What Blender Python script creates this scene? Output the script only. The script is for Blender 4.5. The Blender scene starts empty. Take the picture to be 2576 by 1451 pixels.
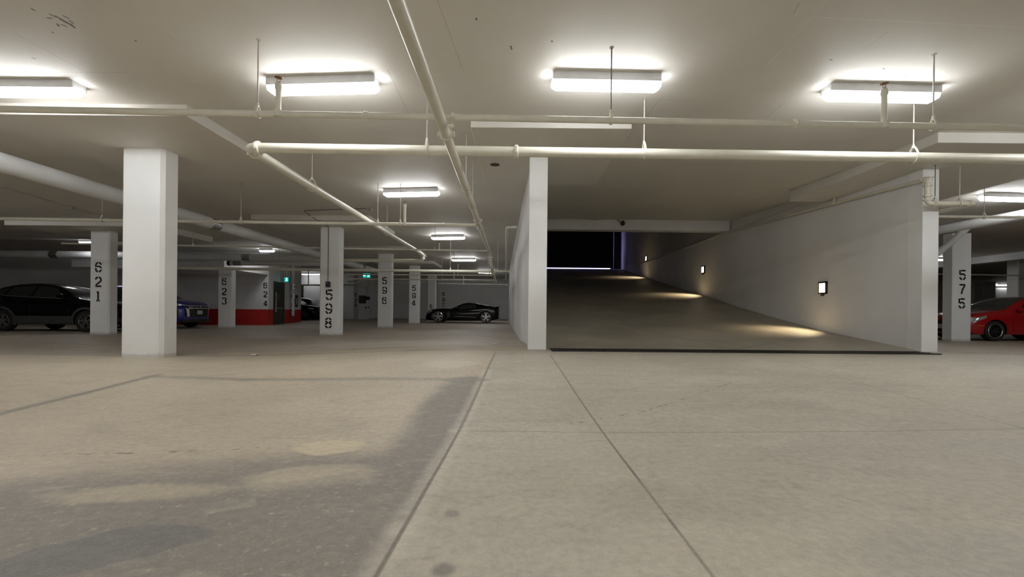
import bpy, bmesh, math, random
from mathutils import Vector, Matrix
random.seed(7)
scn = bpy.context.scene
COL = scn.collection

# ------------------------------------------------------------------ camera, world, exposure
F = 1130.0                 # focal length in pixels of the 2576 px frame
CX, CY = 1297.0, 782.0     # principal point (lens shifted upwards)
ROLL = 0.0095
CAMH = 0.80
cd = bpy.data.cameras.new('camera'); cam = bpy.data.objects.new('camera', cd); COL.objects.link(cam)
cd.sensor_fit = 'HORIZONTAL'; cd.sensor_width = 36.0; cd.lens = 36.0 * F / 2576.0
cd.shift_x = (1288.0 - CX) / 2576.0
cd.shift_y = (CY - 725.5) / 2576.0
cd.clip_start = 0.05; cd.clip_end = 200
cr, sr = math.cos(ROLL), math.sin(ROLL)
cam.matrix_world = Matrix(((cr, -sr, 0, 0), (0, 0, -1, 0), (sr, cr, 0, CAMH), (0, 0, 0, 1)))
scn.camera = cam
w = bpy.data.worlds.new('world'); scn.world = w; w.use_nodes = True
w.node_tree.nodes['Background'].inputs[0].default_value = (0.50, 0.45, 1.0, 1)
w.node_tree.nodes['Background'].inputs[1].default_value = 1.2
scn.view_settings.view_transform = 'Standard'; scn.view_settings.look = 'None'
scn.cycles.diffuse_bounces = 8; scn.cycles.max_bounces = 10
scn.view_settings.exposure = 1.85; scn.view_settings.gamma = 1.0; scn.view_settings.use_curve_mapping = False
LAMP = 10.5                 # emission of the strip lights' lenses

# ------------------------------------------------------------------ pixel -> place
def ab(px, py):
    u, v = px - CX, CY - py
    return u * cr - v * sr, u * sr + v * cr
def Q(px, py, Y):
    a, b = ab(px, py); return Vector((a * Y / F, Y, CAMH + b * Y / F))
def P(px, py, z):
    a, b = ab(px, py); Y = F * (z - CAMH) / b; return Vector((a * Y / F, Y, z))
def ss(a, b, x):
    t = max(0.0, min(1.0, (x - a) / (b - a))); return t * t * (3 - 2 * t)
def floor_z(x, y):
    sy = ss(2.5, 7.2, y) * (1 - ss(8.2, 13.0, y))
    sx = ss(-5.2, -0.4, x) * (1 - ss(8.0, 12.5, x))
    return 0.16 * sx * sy + 0.05 * ss(22, 27, y) + 0.04 * ss(28, 38, y)
SLAB = 3.49; PANEL = 3.34
def ceil_z(x, y):
    return SLAB - 0.26 * (1 - ss(-10.5, -7.9, x)) * ss(8.8, 12.3, y) * (1 - ss(15.8, 18.5, y))
def onfloor(px, py):
    z = 0.0
    for _ in range(12):
        p = P(px, py, z); z = 0.5 * z + 0.5 * floor_z(p.x, p.y)
    return p
def onceil(px, py):
    z = SLAB
    for _ in range(12):
        p = P(px, py, z); z = 0.5 * z + 0.5 * ceil_z(p.x, p.y)
    return p

# ------------------------------------------------------------------ materials
class NT:
    def __init__(s, name):
        s.m = bpy.data.materials.new(name); s.m.use_nodes = True; s.t = s.m.node_tree
        s.b = s.t.nodes['Principled BSDF']
    def n(s, kind, **kw):
        nd = s.t.nodes.new(kind)
        for k, v in kw.items(): setattr(nd, k, v)
        return nd
    def link(s, a, b): s.t.links.new(a, b)
    def math(s, op, a, b=None, c=None, clamp=False):
        nd = s.n('ShaderNodeMath', operation=op); nd.use_clamp = clamp
        for i, v in enumerate((a, b, c)):
            if v is None: continue
            if isinstance(v, (int, float)): nd.inputs[i].default_value = v
            else: s.link(v, nd.inputs[i])
        return nd.outputs[0]
    def noise(s, vec, scale, detail=4, rough=0.5, dist=0.0):
        nd = s.n('ShaderNodeTexNoise'); nd.inputs['Scale'].default_value = scale
        nd.inputs['Detail'].default_value = detail; nd.inputs['Roughness'].default_value = rough
        nd.inputs['Distortion'].default_value = dist
        if vec is not None: s.link(vec, nd.inputs['Vector'])
        return nd.outputs['Fac']
    def ramp(s, fac, a, b, lo=0.0, hi=1.0):
        nd = s.n('ShaderNodeMapRange', interpolation_type='SMOOTHSTEP')
        s.link(fac, nd.inputs[0]); nd.inputs[1].default_value = a; nd.inputs[2].default_value = b
        nd.inputs[3].default_value = lo; nd.inputs[4].default_value = hi
        return nd.outputs[0]
    def mix(s, fac, a, b, mode='MIX'):
        nd = s.n('ShaderNodeMix', data_type='RGBA', blend_type=mode)
        if isinstance(fac, (int, float)): nd.inputs[0].default_value = fac
        else: s.link(fac, nd.inputs[0])
        for i, v in ((6, a), (7, b)):
            if isinstance(v, tuple): nd.inputs[i].default_value = (*v, 1)
            else: s.link(v, nd.inputs[i])
        return nd.outputs[2]
    def pos(s):
        g = s.n('ShaderNodeNewGeometry'); x = s.n('ShaderNodeSeparateXYZ'); s.link(g.outputs['Position'], x.inputs[0])
        return g.outputs['Position'], x.outputs[0], x.outputs[1], x.outputs[2]
    def bump(s, h, strength, dist=0.01):
        nd = s.n('ShaderNodeBump'); nd.inputs['Strength'].default_value = strength; nd.inputs['Distance'].default_value = dist
        s.link(h, nd.inputs['Height']); s.link(nd.outputs[0], s.b.inputs['Normal'])
    def base(s, c):
        if isinstance(c, tuple): s.b.inputs['Base Color'].default_value = (*c, 1)
        else: s.link(c, s.b.inputs['Base Color'])
    def set(s, rough=0.6, metal=0.0, coat=0.0, spec=0.5):
        s.b.inputs['Roughness'].default_value = rough; s.b.inputs['Metallic'].default_value = metal
        s.b.inputs['Coat Weight'].default_value = coat; s.b.inputs['Specular IOR Level'].default_value = spec
        return s.m
    def seg(s, x, y, a, b, hw, soft=1.6):
        """mask of a line segment a-b in plan, half width hw"""
        dx, dy = b[0] - a[0], b[1] - a[1]; L2 = dx * dx + dy * dy
        rx = s.math('SUBTRACT', x, a[0]); ry = s.math('SUBTRACT', y, a[1])
        t = s.math('ADD', s.math('MULTIPLY', rx, dx / L2), s.math('MULTIPLY', ry, dy / L2), clamp=True)
        qx = s.math('SUBTRACT', rx, s.math('MULTIPLY', t, dx)); qy = s.math('SUBTRACT', ry, s.math('MULTIPLY', t, dy))
        d = s.math('SQRT', s.math('ADD', s.math('MULTIPLY', qx, qx), s.math('MULTIPLY', qy, qy)))
        return s.ramp(d, hw * soft, hw * 0.4)
    def blob(s, x, y, c, rx, ry, ang, edge=0.35, warp=None):
        ca, sa = math.cos(ang), math.sin(ang)
        ux = s.math('SUBTRACT', x, c[0]); uy = s.math('SUBTRACT', y, c[1])
        p = s.math('ADD', s.math('MULTIPLY', ux, ca / rx), s.math('MULTIPLY', uy, sa / rx))
        q = s.math('ADD', s.math('MULTIPLY', ux, -sa / ry), s.math('MULTIPLY', uy, ca / ry))
        d = s.math('SQRT', s.math('ADD', s.math('MULTIPLY', p, p), s.math('MULTIPLY', q, q)))
        if warp is not None: d = s.math('ADD', d, warp)
        return s.ramp(d, 1.0 + edge, 1.0 - edge)
def srgb(r, g, b):
    f = lambda c: (c / 255 / 12.92) if c / 255 <= 0.04045 else ((c / 255 + 0.055) / 1.055) ** 2.4
    return (f(r), f(g), f(b))
def plain(name, col, rough=0.5, metal=0.0, coat=0.0, var=0.06, scale=6.0, spec=0.5):
    n = NT(name); p, x, y, z = n.pos()
    f = n.noise(p, scale, 3)
    n.base(n.mix(n.ramp(f, 0.3, 0.7), tuple(c * (1 - var) for c in col), tuple(min(1, c * (1 + var)) for c in col)))
    return n.set(rough, metal, coat, spec)
def emit(name, col, strength):
    n = NT(name); n.base(tuple(col)); n.b.inputs['Emission Color'].default_value = (*col, 1)
    n.b.inputs['Emission Strength'].default_value = strength; return n.set(0.4)

def wall_paint(name, col=(0.80, 0.80, 0.80), red=None, dirt=1.0):
    n = NT(name); p, x, y, z = n.pos()
    f = n.noise(p, 0.9, 4); g = n.noise(p, 9, 5, 0.6)
    c = n.mix(n.ramp(f, 0.35, 0.7), tuple(v * 0.96 for v in col), tuple(min(1, v * 1.03) for v in col))
    # scuffs: only in patches, low on the wall
    patch = n.ramp(n.noise(p, 1.7, 3), 0.56, 0.68); spots = n.ramp(n.noise(p, 26, 6, 0.7), 0.58, 0.70)
    low = n.ramp(z, 1.5, 0.5)
    sc = n.math('MULTIPLY', n.math('MULTIPLY', patch, spots), n.math('MULTIPLY', low, 0.55 * dirt))
    c = n.mix(sc, c, (0.22, 0.2, 0.17))
    basem = n.math('MULTIPLY', n.ramp(n.math('ADD', z, n.math('MULTIPLY', g, 0.12)), 0.14, 0.09), 0.45 * dirt)
    c = n.mix(basem, c, (0.33, 0.30, 0.25))
    if red:
        m = n.math('LESS_THAN', z, red)
        c = n.mix(m, c, n.mix(n.ramp(g, 0.3, 0.7), (0.45, 0.016, 0.012), (0.52, 0.022, 0.016)))
    n.base(c); n.bump(n.noise(p, 60, 3), 0.15, 0.004); return n.set(0.62)
M = {}
M['wall'] = wall_paint('painted_wall')
M['wall_red'] = wall_paint('painted_wall_red_dado', (0.72, 0.72, 0.73), red=0.76)
M['column'] = wall_paint('painted_column', (0.84, 0.85, 0.84))
M['dim_concrete'] = plain('dimming_dark_concrete', (0.07, 0.065, 0.055), 0.8, var=.15, scale=1.5)
M['pipe'] = plain('cream_pipe_paint', (0.68, 0.66, 0.56), 0.38, var=0.04)
M['duct'] = plain('pipe_insulation_jacket', (0.66, 0.67, 0.67), 0.45, var=0.05, scale=2)
M['foil'] = plain('foil_tape', (0.6, 0.6, 0.62), 0.22, metal=1.0, var=0.3, scale=40)
M['rod'] = plain('painted_steel_rod', (0.5, 0.48, 0.42), 0.45)
M['darkrod'] = plain('dark_steel_rod', (0.16, 0.14, 0.12), 0.5)
M['brass'] = plain('sprinkler_brass', (0.35, 0.2, 0.12), 0.4, metal=0.8)
M['black'] = plain('black_plastic', (0.012, 0.012, 0.013), 0.45)
M['stencil'] = plain('black_stencil_paint', (0.016, 0.015, 0.014), 0.7)
M['grate'] = plain('cast_iron', (0.045, 0.045, 0.042), 0.5, metal=0.6)
M['steel'] = plain('brushed_steel', (0.5, 0.5, 0.5), 0.35, metal=0.9)
M['door'] = plain('dark_brown_door_paint', (0.035, 0.034, 0.026), 0.5)
M['garage'] = plain('black_garage_door', (0.01, 0.01, 0.011), 0.6)
M['housing'] = plain('white_fixture_housing', (0.75, 0.76, 0.78), 0.4)
M['lens'] = emit('strip_light_lens', (0.985, 0.99, 1.0), LAMP)
M['lens_dim'] = emit('dim_strip_light_lens', (0.985, 0.99, 1.0), LAMP * .3)
M['green'] = emit('exit_sign_green', (0.0, 0.36, 0.30), 0.28)
M['exitwhite'] = emit('exit_sign_pictogram', (0.6, 1.0, 0.95), 0.5)
M['warm'] = emit('sconce_glass', (1.0, 0.86, 0.58), 4.0)
M['bronze'] = plain('bronze_sconce', (0.05, 0.04, 0.028), 0.5)
M['glass_dark'] = plain('tinted_glass', (0.012, 0.015, 0.014), 0.06, coat=0.6, var=0.02)
M['glass_grey'] = plain('windscreen_glass', (0.07, 0.085, 0.08), 0.08, coat=0.6, var=0.02)
M['chrome'] = plain('chrome', (0.75, 0.75, 0.77), 0.14, metal=1.0)
M['alloy'] = plain('alloy_wheel', (0.42, 0.42, 0.43), 0.28, metal=0.9)
M['tyre'] = plain('tyre_rubber', (0.014, 0.014, 0.014), 0.8)
M['cladding'] = plain('grey_cladding_plastic', (0.045, 0.047, 0.047), 0.6)
M['lamp'] = plain('headlamp_glass', (0.55, 0.57, 0.58), 0.12, metal=0.6)
M['amber'] = plain('amber_marker', (0.6, 0.2, 0.03), 0.25)
M['taillamp'] = plain('red_lamp', (0.25, 0.01, 0.01), 0.2)
M['plate'] = plain('number_plate', (0.6, 0.62, 0.66), 0.4)
M['plate_ink'] = plain('plate_lettering', (0.03, 0.05, 0.2), 0.5)
M['paint_black'] = plain('black_car_paint', (0.002, 0.002, 0.0025), 0.10, coat=0.0, var=0.02, spec=.3)
M['paint_red'] = plain('red_car_paint', (0.36, 0.004, 0.008), 0.3, coat=1.0, var=0.02)
M['paint_blue'] = plain('blue_car_paint', (0.02, 0.02, 0.26), 0.28, coat=1.0, var=0.02)
M['paint_white'] = plain('white_car_paint', (0.75, 0.76, 0.78), 0.3, coat=1.0, var=0.02)
M['red_box'] = plain('red_enamel', (0.3, 0.02, 0.02), 0.5)

# floor --------------------------------------------------------------
def floor_material():
    n = NT('garage_concrete_floor'); p, x, y, z = n.pos()
    st = n.n('ShaderNodeMapping'); st.inputs['Scale'].default_value = (0.55, 1.0, 1.0); n.link(p, st.inputs[0]); sp = st.outputs[0]
    n1 = n.noise(sp, 0.55, 5, 0.55, 0.6); n2 = n.noise(sp, 2.6, 6, 0.62, 0.4); n3 = n.noise(p, 24, 6, 0.7); n4 = n.noise(p, 130, 3, 0.6)
    wob = n.math('MULTIPLY', n.math('SUBTRACT', n.noise(p, 2.2, 4), 0.5), 0.05)
    xw = n.math('ADD', x, wob); yw = n.math('ADD', y, n.math('MULTIPLY', n.math('SUBTRACT', n.noise(p, 3.1, 4), 0.5), 0.05))
    pt = lambda a, b: tuple(onfloor(a, b)[:2])
    # right hand slab: greenish grey concrete
    right = n.mix(n.ramp(n1, 0.3, 0.72), (0.285, 0.262, 0.215), (0.36, 0.335, 0.275))
    right = n.mix(n.math('MULTIPLY', n.ramp(n2, 0.42, 0.72), 0.5), right, (0.40, 0.378, 0.315))
    # left hand slab: worn tan coating over purplish grey
    lg = n.mix(n.ramp(n1, 0.3, 0.7), (0.33, 0.285, 0.215), (0.40, 0.35, 0.27))
    wear = n.math('ADD', n.math('MULTIPLY', n2, 0.55), n.math('MULTIPLY', n1, 0.55))
    c0, c1 = pt(1180, 1080), pt(0, 1440)
    near = n.seg(x, y, pt(1010, 1290), pt(-250, 1440), 0.95, 1.6)
    edge = n.seg(x, y, pt(1190, 960), pt(960, 1400), 0.32, 1.8)
    wm = n.math('MAXIMUM', near, edge)
    wm = n.ramp(n.math('ADD', wm, n.math('MULTIPLY', n.math('SUBTRACT', wear, 0.55), 1.3)), 0.35, 0.95)
    left = n.mix(wm, lg, (0.150, 0.135, 0.122))
    speck = n.math('MULTIPLY', n.ramp(n.noise(p, 30, 4, 0.6), 0.58, 0.70), n.math('MULTIPLY', near, 0.5))
    left = n.mix(speck, left, (0.42, 0.38, 0.29))
    # which side of the construction joint
    a, b = pt(1248, 884), pt(945, 1451)
    nx, ny = (b[1] - a[1]), -(b[0] - a[0]); L = math.hypot(nx, ny); nx /= L; ny /= L
    sd = n.math('ADD', n.math('MULTIPLY', xw, nx), n.math('MULTIPLY', yw, ny)); off = nx * a[0] + ny * a[1]
    tst = pt(1800, 1200); sgn = 1 if nx * tst[0] + ny * tst[1] - off > 0 else -1
    side = n.math('MULTIPLY', n.math('SUBTRACT', sd, off), sgn)
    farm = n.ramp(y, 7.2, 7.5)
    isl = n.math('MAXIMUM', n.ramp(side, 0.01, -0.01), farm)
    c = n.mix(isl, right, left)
    c = n.mix(n.math('MULTIPLY', farm, 0.65), c, (0.20, 0.175, 0.15))  # far floor coloured darker, standing in for weaker light there
    def darkline(pts, hw, col, k=1.0, soft=1.8):
        nonlocal c
        for i in range(len(pts) - 1):
            m = n.seg(xw if hw > 0.02 else x, yw if hw > 0.02 else y, pt(*pts[i]), pt(*pts[i + 1]), hw, soft)
            c = n.mix(n.math('MULTIPLY', m, k), c, col)
    D = (0.10, 0.088, 0.07)
    darkline([(1226, 930), (1155, 1083), (1012, 1330), (945, 1451)], 0.05, (0.47, 0.44, 0.37), 0.45)
    darkline([(1248, 884), (1155, 1083)], 0.012, D, 0.8); darkline([(1155, 1083), (945, 1451)], 0.008, D, 0.95)
    darkline([(1384, 893), (1495, 1057)], 0.007, D, 0.9); darkline([(1495, 1057), (1795, 1451)], 0.006, D, 1.0)
    darkline([(1155, 1083), (1520, 1088), (2200, 1085), (2576, 1078)], 0.005, D, 0.8)
    darkline([(1985, 912), (2576, 1078)], 0.006, D, 0.6)
    darkline([(-100, 1065), (200, 992), (400, 942)], 0.035, (0.13, 0.12, 0.10), 0.85, 2.4)
    darkline([(380, 946), (620, 955), (1215, 955)], 0.055, (0.16, 0.148, 0.125), 0.65, 2.4)
    
    darkline([(1250, 886), (1330, 884)], 0.25, (0.24, 0.215, 0.18), 0.4, 2.2)
    darkline([(690, 1215), (900, 1190)], 0.06, (0.42, 0.37, 0.27), 0.45, 2.6)
    n5 = n.noise(sp, 7.0, 6, 0.65, 0.8); n6 = n.noise(sp, 1.3, 6, 0.7, 1.2)
    c = n.mix(n.math('MULTIPLY', n.ramp(n5, 0.50, 0.72), 0.30), c, (0.17, 0.15, 0.12))
    c = n.mix(n.math('MULTIPLY', n.ramp(n5, 0.46, 0.30), 0.25), c, (0.44, 0.41, 0.33))
    c = n.mix(n.math('MULTIPLY', n.ramp(n6, 0.52, 0.70), 0.35), c, (0.19, 0.168, 0.14))
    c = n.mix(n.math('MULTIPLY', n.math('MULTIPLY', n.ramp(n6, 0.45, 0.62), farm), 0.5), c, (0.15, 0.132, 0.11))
    # row of drips across the slabs
    dots = n.ramp(n.noise(p, 14, 2), 0.54, 0.6)
    for q, r_ in (((-40, 1148), (450, 1136)), ((450, 1136), (960, 1110)), ((1440, 1066), (1620, 1035)), ((1620, 1035), (1860, 955))):
        m = n.seg(xw, yw, pt(*q), pt(*r_), 0.012, 2.0); c = n.mix(n.math('MULTIPLY', n.math('MULTIPLY', m, dots), 0.75), c, (0.09, 0.08, 0.065))
    wv = n.math('MULTIPLY', n.math('SUBTRACT', n.noise(p, 3.5, 5, 0.6), 0.5), 1.3)
    def blob(px, py, rx, ry, ang, col, k, edge=0.3):
        nonlocal c
        m = n.blob(x, y, pt(px, py), rx, ry, ang, edge, wv); c = n.mix(n.math('MULTIPLY', m, k), c, col)
    blob(822, 1126, 0.19, 0.13, 0.1, (0.48, 0.42, 0.29), 0.8, 0.15)
    blob(760, 1190, 0.24, 0.10, 0.35, (0.44, 0.39, 0.28), 0.5)
    blob(330, 1240, 0.36, 0.10, 0.1, (0.44, 0.385, 0.27), 0.5)
    blob(250, 1385, 0.27, 0.13, 0.45, (0.092, 0.092, 0.096), 0.85, 0.06)
    blob(330, 1350, 0.16, 0.09, 0.2, (0.092, 0.092, 0.096), 0.85, 0.06)
    blob(110, 1430, 0.16, 0.08, 0.4, (0.092, 0.092, 0.096), 0.85, 0.06)
    blob(1115, 1432, 0.035, 0.035, 0, (0.10, 0.09, 0.08), 0.8, 0.5)
    blob(1137, 1291, 0.03, 0.03, 0, (0.12, 0.11, 0.09), 0.7, 0.5)
    blob(1900, 1420, 0.6, 0.25, 0, (0.40, 0.375, 0.30), 0.25)
    blob(1130, 915, 0.35, 0.30, 0, (0.46, 0.43, 0.36), 0.5)
    blob(2440, 1400, 0.45, 0.22, 0, (0.25, 0.25, 0.225), 0.5)
    blob(2300, 1120, 0.9, 0.25, 0.1, (0.25, 0.235, 0.205), 0.4)
    blob(1650, 1250, 0.25, 0.2, 0.1, (0.27, 0.25, 0.2), 0.35)
    blob(1815, 1121, 0.075, 0.035, 0.0, (0.46, 0.44, 0.39), 0.35, 0.1)
    c = n.mix(0.35, c, n.mix(n.ramp(n3, .3, .7), (0.10, 0.09, 0.07), (0.68, 0.64, 0.56)), 'SOFT_LIGHT')
    c = n.mix(0.2, c, n.mix(n4, (0.05, 0.05, 0.04), (0.6, 0.56, 0.5)))
    darkline([(560, 888), (1320, 877)], 0.04, (0.52, 0.40, 0.12), 0.6, 1.6)
    gm = n.n('ShaderNodeVectorMath', operation='SCALE'); n.link(c, gm.inputs[0]); gm.inputs['Scale'].default_value = 1.5; c = gm.outputs[0]
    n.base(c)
    n.bump(n.math('ADD', n3, n.math('MULTIPLY', n4, 0.6)), 0.25, 0.006)
    r = n.math('ADD', n.math('MULTIPLY', n2, 0.25), 0.42); n.link(r, n.b.inputs['Roughness'])
    n.b.inputs['Specular IOR Level'].default_value = 0.4
    return n.m
def ceiling_material():
    n = NT('painted_ceiling'); p, x, y, z = n.pos()
    f = n.noise(p, 0.5, 4, 0.5, 0.4); g = n.noise(p, 5, 5, 0.6)
    c = n.mix(n.ramp(f, 0.3, 0.7), (0.66, 0.635, 0.585), (0.72, 0.695, 0.64))
    c = n.mix(n.math('MULTIPLY', n.ramp(g, 0.5, 0.75), 0.3), c, (0.74, 0.72, 0.67))
    pt = lambda a, b: tuple(onceil(a, b)[:2])
    def line(q, r_, hw, col, k):
        nonlocal c
        m = n.seg(x, y, pt(*q), pt(*r_), hw, 1.8); c = n.mix(n.math('MULTIPLY', m, k), c, col)
    D = (0.42, 0.38, 0.33); Lc = (0.85, 0.83, 0.76)
    for q, r_, k in (((40, 85), (212, 180), .7), ((-60, 181), (320, 182), .6), ((975, 175), (1030, 290), .7), ((1100, 0), (1162, 168), .6),
                     ((2010, 8), (1996, 34), .9), ((2235, 78), (2118, 162), .6), ((1968, 262), (1922, 300), .7), ((1660, 250), (1628, 290), .7),
                     ((1660, 251), (1745, 253), .6), ((700, 250), (790, 350), .45), ((600, 420), (740, 500), .3), ((255, 300), (320, 332), .5)):
        line(q, r_, 0.0045, D, k * .8)
    for q, r_, k in (((2080, 0), (1930, 165), .3), ((2048, 43), (2576, 70), .4), ((2200, 100), (2020, 240), .3), ((1990, 265), (2576, 292), .35), ((1500, 430), (1600, 290), .25),
                     ((680, 322), (760, 322), .4), ((880, 320), (960, 312), .5), ((420, 75), (445, 95), .5), ((1150, 90), (1140, 130), .2)):
        line(q, r_, 0.005, Lc, k)
    for q, r_ in (((80, 22), (86, 26)), ((126, 36), (140, 43)), ((120, 45), (130, 46)), ((140, 40), (172, 58)), ((150, 48), (186, 68)), ((155, 62), (166, 66)),
                  ((175, 52), (184, 58)), ((160, 40), (172, 46)), ((144, 60), (148, 66)), ((178, 60), (188, 70)), ((1285, 116), (1287, 124)), ((1388, 103), (1389, 105)),
                  ((341, 102), (342, 103)), ((132, 81), (133, 82)), ((82, 146), (88, 148)), ((1198, 46), (1199, 50)), ((2222, 172), (2224, 173)), ((2277, 190), (2279, 190)), ((2089, 150), (2092, 151))):
        line(q, r_, 0.008, (0.10, 0.085, 0.07), 0.85)
    # thin board joints of the formwork across the far bays
    n.base(c); n.bump(n.noise(p, 45, 4), 0.12, 0.004)
    return n.set(0.6)
M['floor'] = floor_material(); M['ceiling'] = ceiling_material()
def ramp_material():
    n = NT('ramp_concrete'); p, x, y, z = n.pos()
    n1 = n.noise(p, 0.8, 5, 0.55, 0.5); n3 = n.noise(p, 20, 6, 0.7)
    c = n.mix(n.ramp(n1, 0.3, 0.7), (0.27, 0.25, 0.205), (0.35, 0.325, 0.27))
    for a, b in (((3.9, 7.7), (1.6, 13.5)), ((3.9, 7.9), (5.0, 8.6)), ((3.9, 7.9), (2.6, 8.3))):
        c = n.mix(n.math('MULTIPLY', n.seg(x, y, a, b, 0.012), 0.7), c, (0.10, 0.09, 0.07))
    c = n.mix(0.3, c, n.mix(n3, (0.12, 0.11, 0.09), (0.62, 0.58, 0.50)), 'SOFT_LIGHT')
    gm = n.n('ShaderNodeVectorMath', operation='SCALE'); n.link(c, gm.inputs[0]); gm.inputs['Scale'].default_value = 1.15; c = gm.outputs[0]
    n.base(c); n.bump(n3, 0.2, 0.005); return n.set(0.55)
M['ramp'] = ramp_material()

# ------------------------------------------------------------------ mesh builder
class MB:
    def __init__(s): s.v = []; s.f = []; s.m = []
    def add(s, vs, fs, mi=0):
        o = len(s.v); s.v += [tuple(v) for v in vs]; s.f += [tuple(i + o for i in f) for f in fs]; s.m += [mi] * len(fs); return s
    def box(s, x0, x1, y0, y1, z0, z1, mi=0):
        return s.add([(x0, y0, z0), (x1, y0, z0), (x1, y1, z0), (x0, y1, z0), (x0, y0, z1), (x1, y0, z1), (x1, y1, z1), (x0, y1, z1)],
                     [(0, 3, 2, 1), (4, 5, 6, 7), (0, 1, 5, 4), (1, 2, 6, 5), (2, 3, 7, 6), (3, 0, 4, 7)], mi)
    def prism(s, pts, z0, z1, mi=0):
        n = len(pts); g = lambda z, p: z(p[0], p[1]) if callable(z) else z
        vs = [(p[0], p[1], g(z0, p)) for p in pts] + [(p[0], p[1], g(z1, p)) for p in pts]
        return s.add(vs, [tuple(range(n))[::-1], tuple(range(n, 2 * n))] + [(i, (i + 1) % n, n + (i + 1) % n, n + i) for i in range(n)], mi)
    def tube(s, pts, r, seg=16, mi=0, cap=True):
        pts = [Vector(p) for p in pts]; rs = r if isinstance(r, (list, tuple)) else [r] * len(pts)
        vs = []; fs = []; prev = None
        for i, p in enumerate(pts):
            d = ((pts[i] - pts[i - 1]).normalized() if i > 0 else Vector()) + ((pts[i + 1] - pts[i]).normalized() if i < len(pts) - 1 else Vector())
            d.normalize()
            if prev is None:
                u = d.cross(Vector((0, 0, 1)))
                if u.length < 0.1: u = d.cross(Vector((1, 0, 0)))
            else: u = prev - d * prev.dot(d)
            u.normalize(); v_ = d.cross(u); prev = u
            for k in range(seg):
                a = 2 * math.pi * k / seg; vs.append(p + (u * math.cos(a) + v_ * math.sin(a)) * rs[i])
        for i in range(len(pts) - 1):
            for k in range(seg):
                k2 = (k + 1) % seg; fs.append((i * seg + k, i * seg + k2, (i + 1) * seg + k2, (i + 1) * seg + k))
        if cap: fs += [tuple(range(seg))[::-1], tuple(range((len(pts) - 1) * seg, len(pts) * seg))]
        return s.add(vs, fs, mi)
    def lathe(s, prof, axis='y', seg=32, mi=0, c=(0, 0, 0)):
        vs = []; fs = []; n = len(prof)
        for k in range(seg):
            a = 2 * math.pi * k / seg
            for r, h in prof:
                q = (r * math.cos(a), h, r * math.sin(a)) if axis == 'y' else (r * math.cos(a), r * math.sin(a), h)
                vs.append((q[0] + c[0], q[1] + c[1], q[2] + c[2]))
        for k in range(seg):
            k2 = (k + 1) % seg
            for i in range(n - 1): fs.append((k * n + i, k * n + i + 1, k2 * n + i + 1, k2 * n + i))
        return s.add(vs, fs, mi)
    def build(s, name, mat, parent=None, smooth=False, bevel=0.0, fix=True):
        me = bpy.data.meshes.new(name); me.from_pydata(s.v, [], s.f)
        for m in (mat if isinstance(mat, (list, tuple)) else [mat]): me.materials.append(m)
        me.polygons.foreach_set('material_index', s.m)
        if fix:
            bm = bmesh.new(); bm.from_mesh(me); bmesh.ops.recalc_face_normals(bm, faces=bm.faces)
            if bevel: bmesh.ops.bevel(bm, geom=[e for e in bm.edges if e.calc_face_angle(0) > 0.6], offset=bevel, segments=2, profile=0.6, affect='EDGES')
            bm.to_mesh(me); bm.free()
        if smooth: me.shade_smooth(); me.set_sharp_from_angle(angle=math.radians(38))
        o = bpy.data.objects.new(name, me); COL.objects.link(o)
        if parent: o.parent = parent
        return o
def tag(o, label=None, cat=None, group=None, kind=None):
    if label: o['label'] = label
    if cat: o['category'] = cat
    if group: o['group'] = group
    if kind: o['kind'] = kind
    return o
def empty(name, label, cat, loc=(0, 0, 0), rz=0.0, group=None):
    o = bpy.data.objects.new(name, None); COL.objects.link(o); o.empty_display_size = 0.2
    o.location = loc; o.rotation_euler = (0, 0, rz); return tag(o, label, cat, group)
def struct(o, label=None): return tag(o, label, None, None, 'structure')

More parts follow.
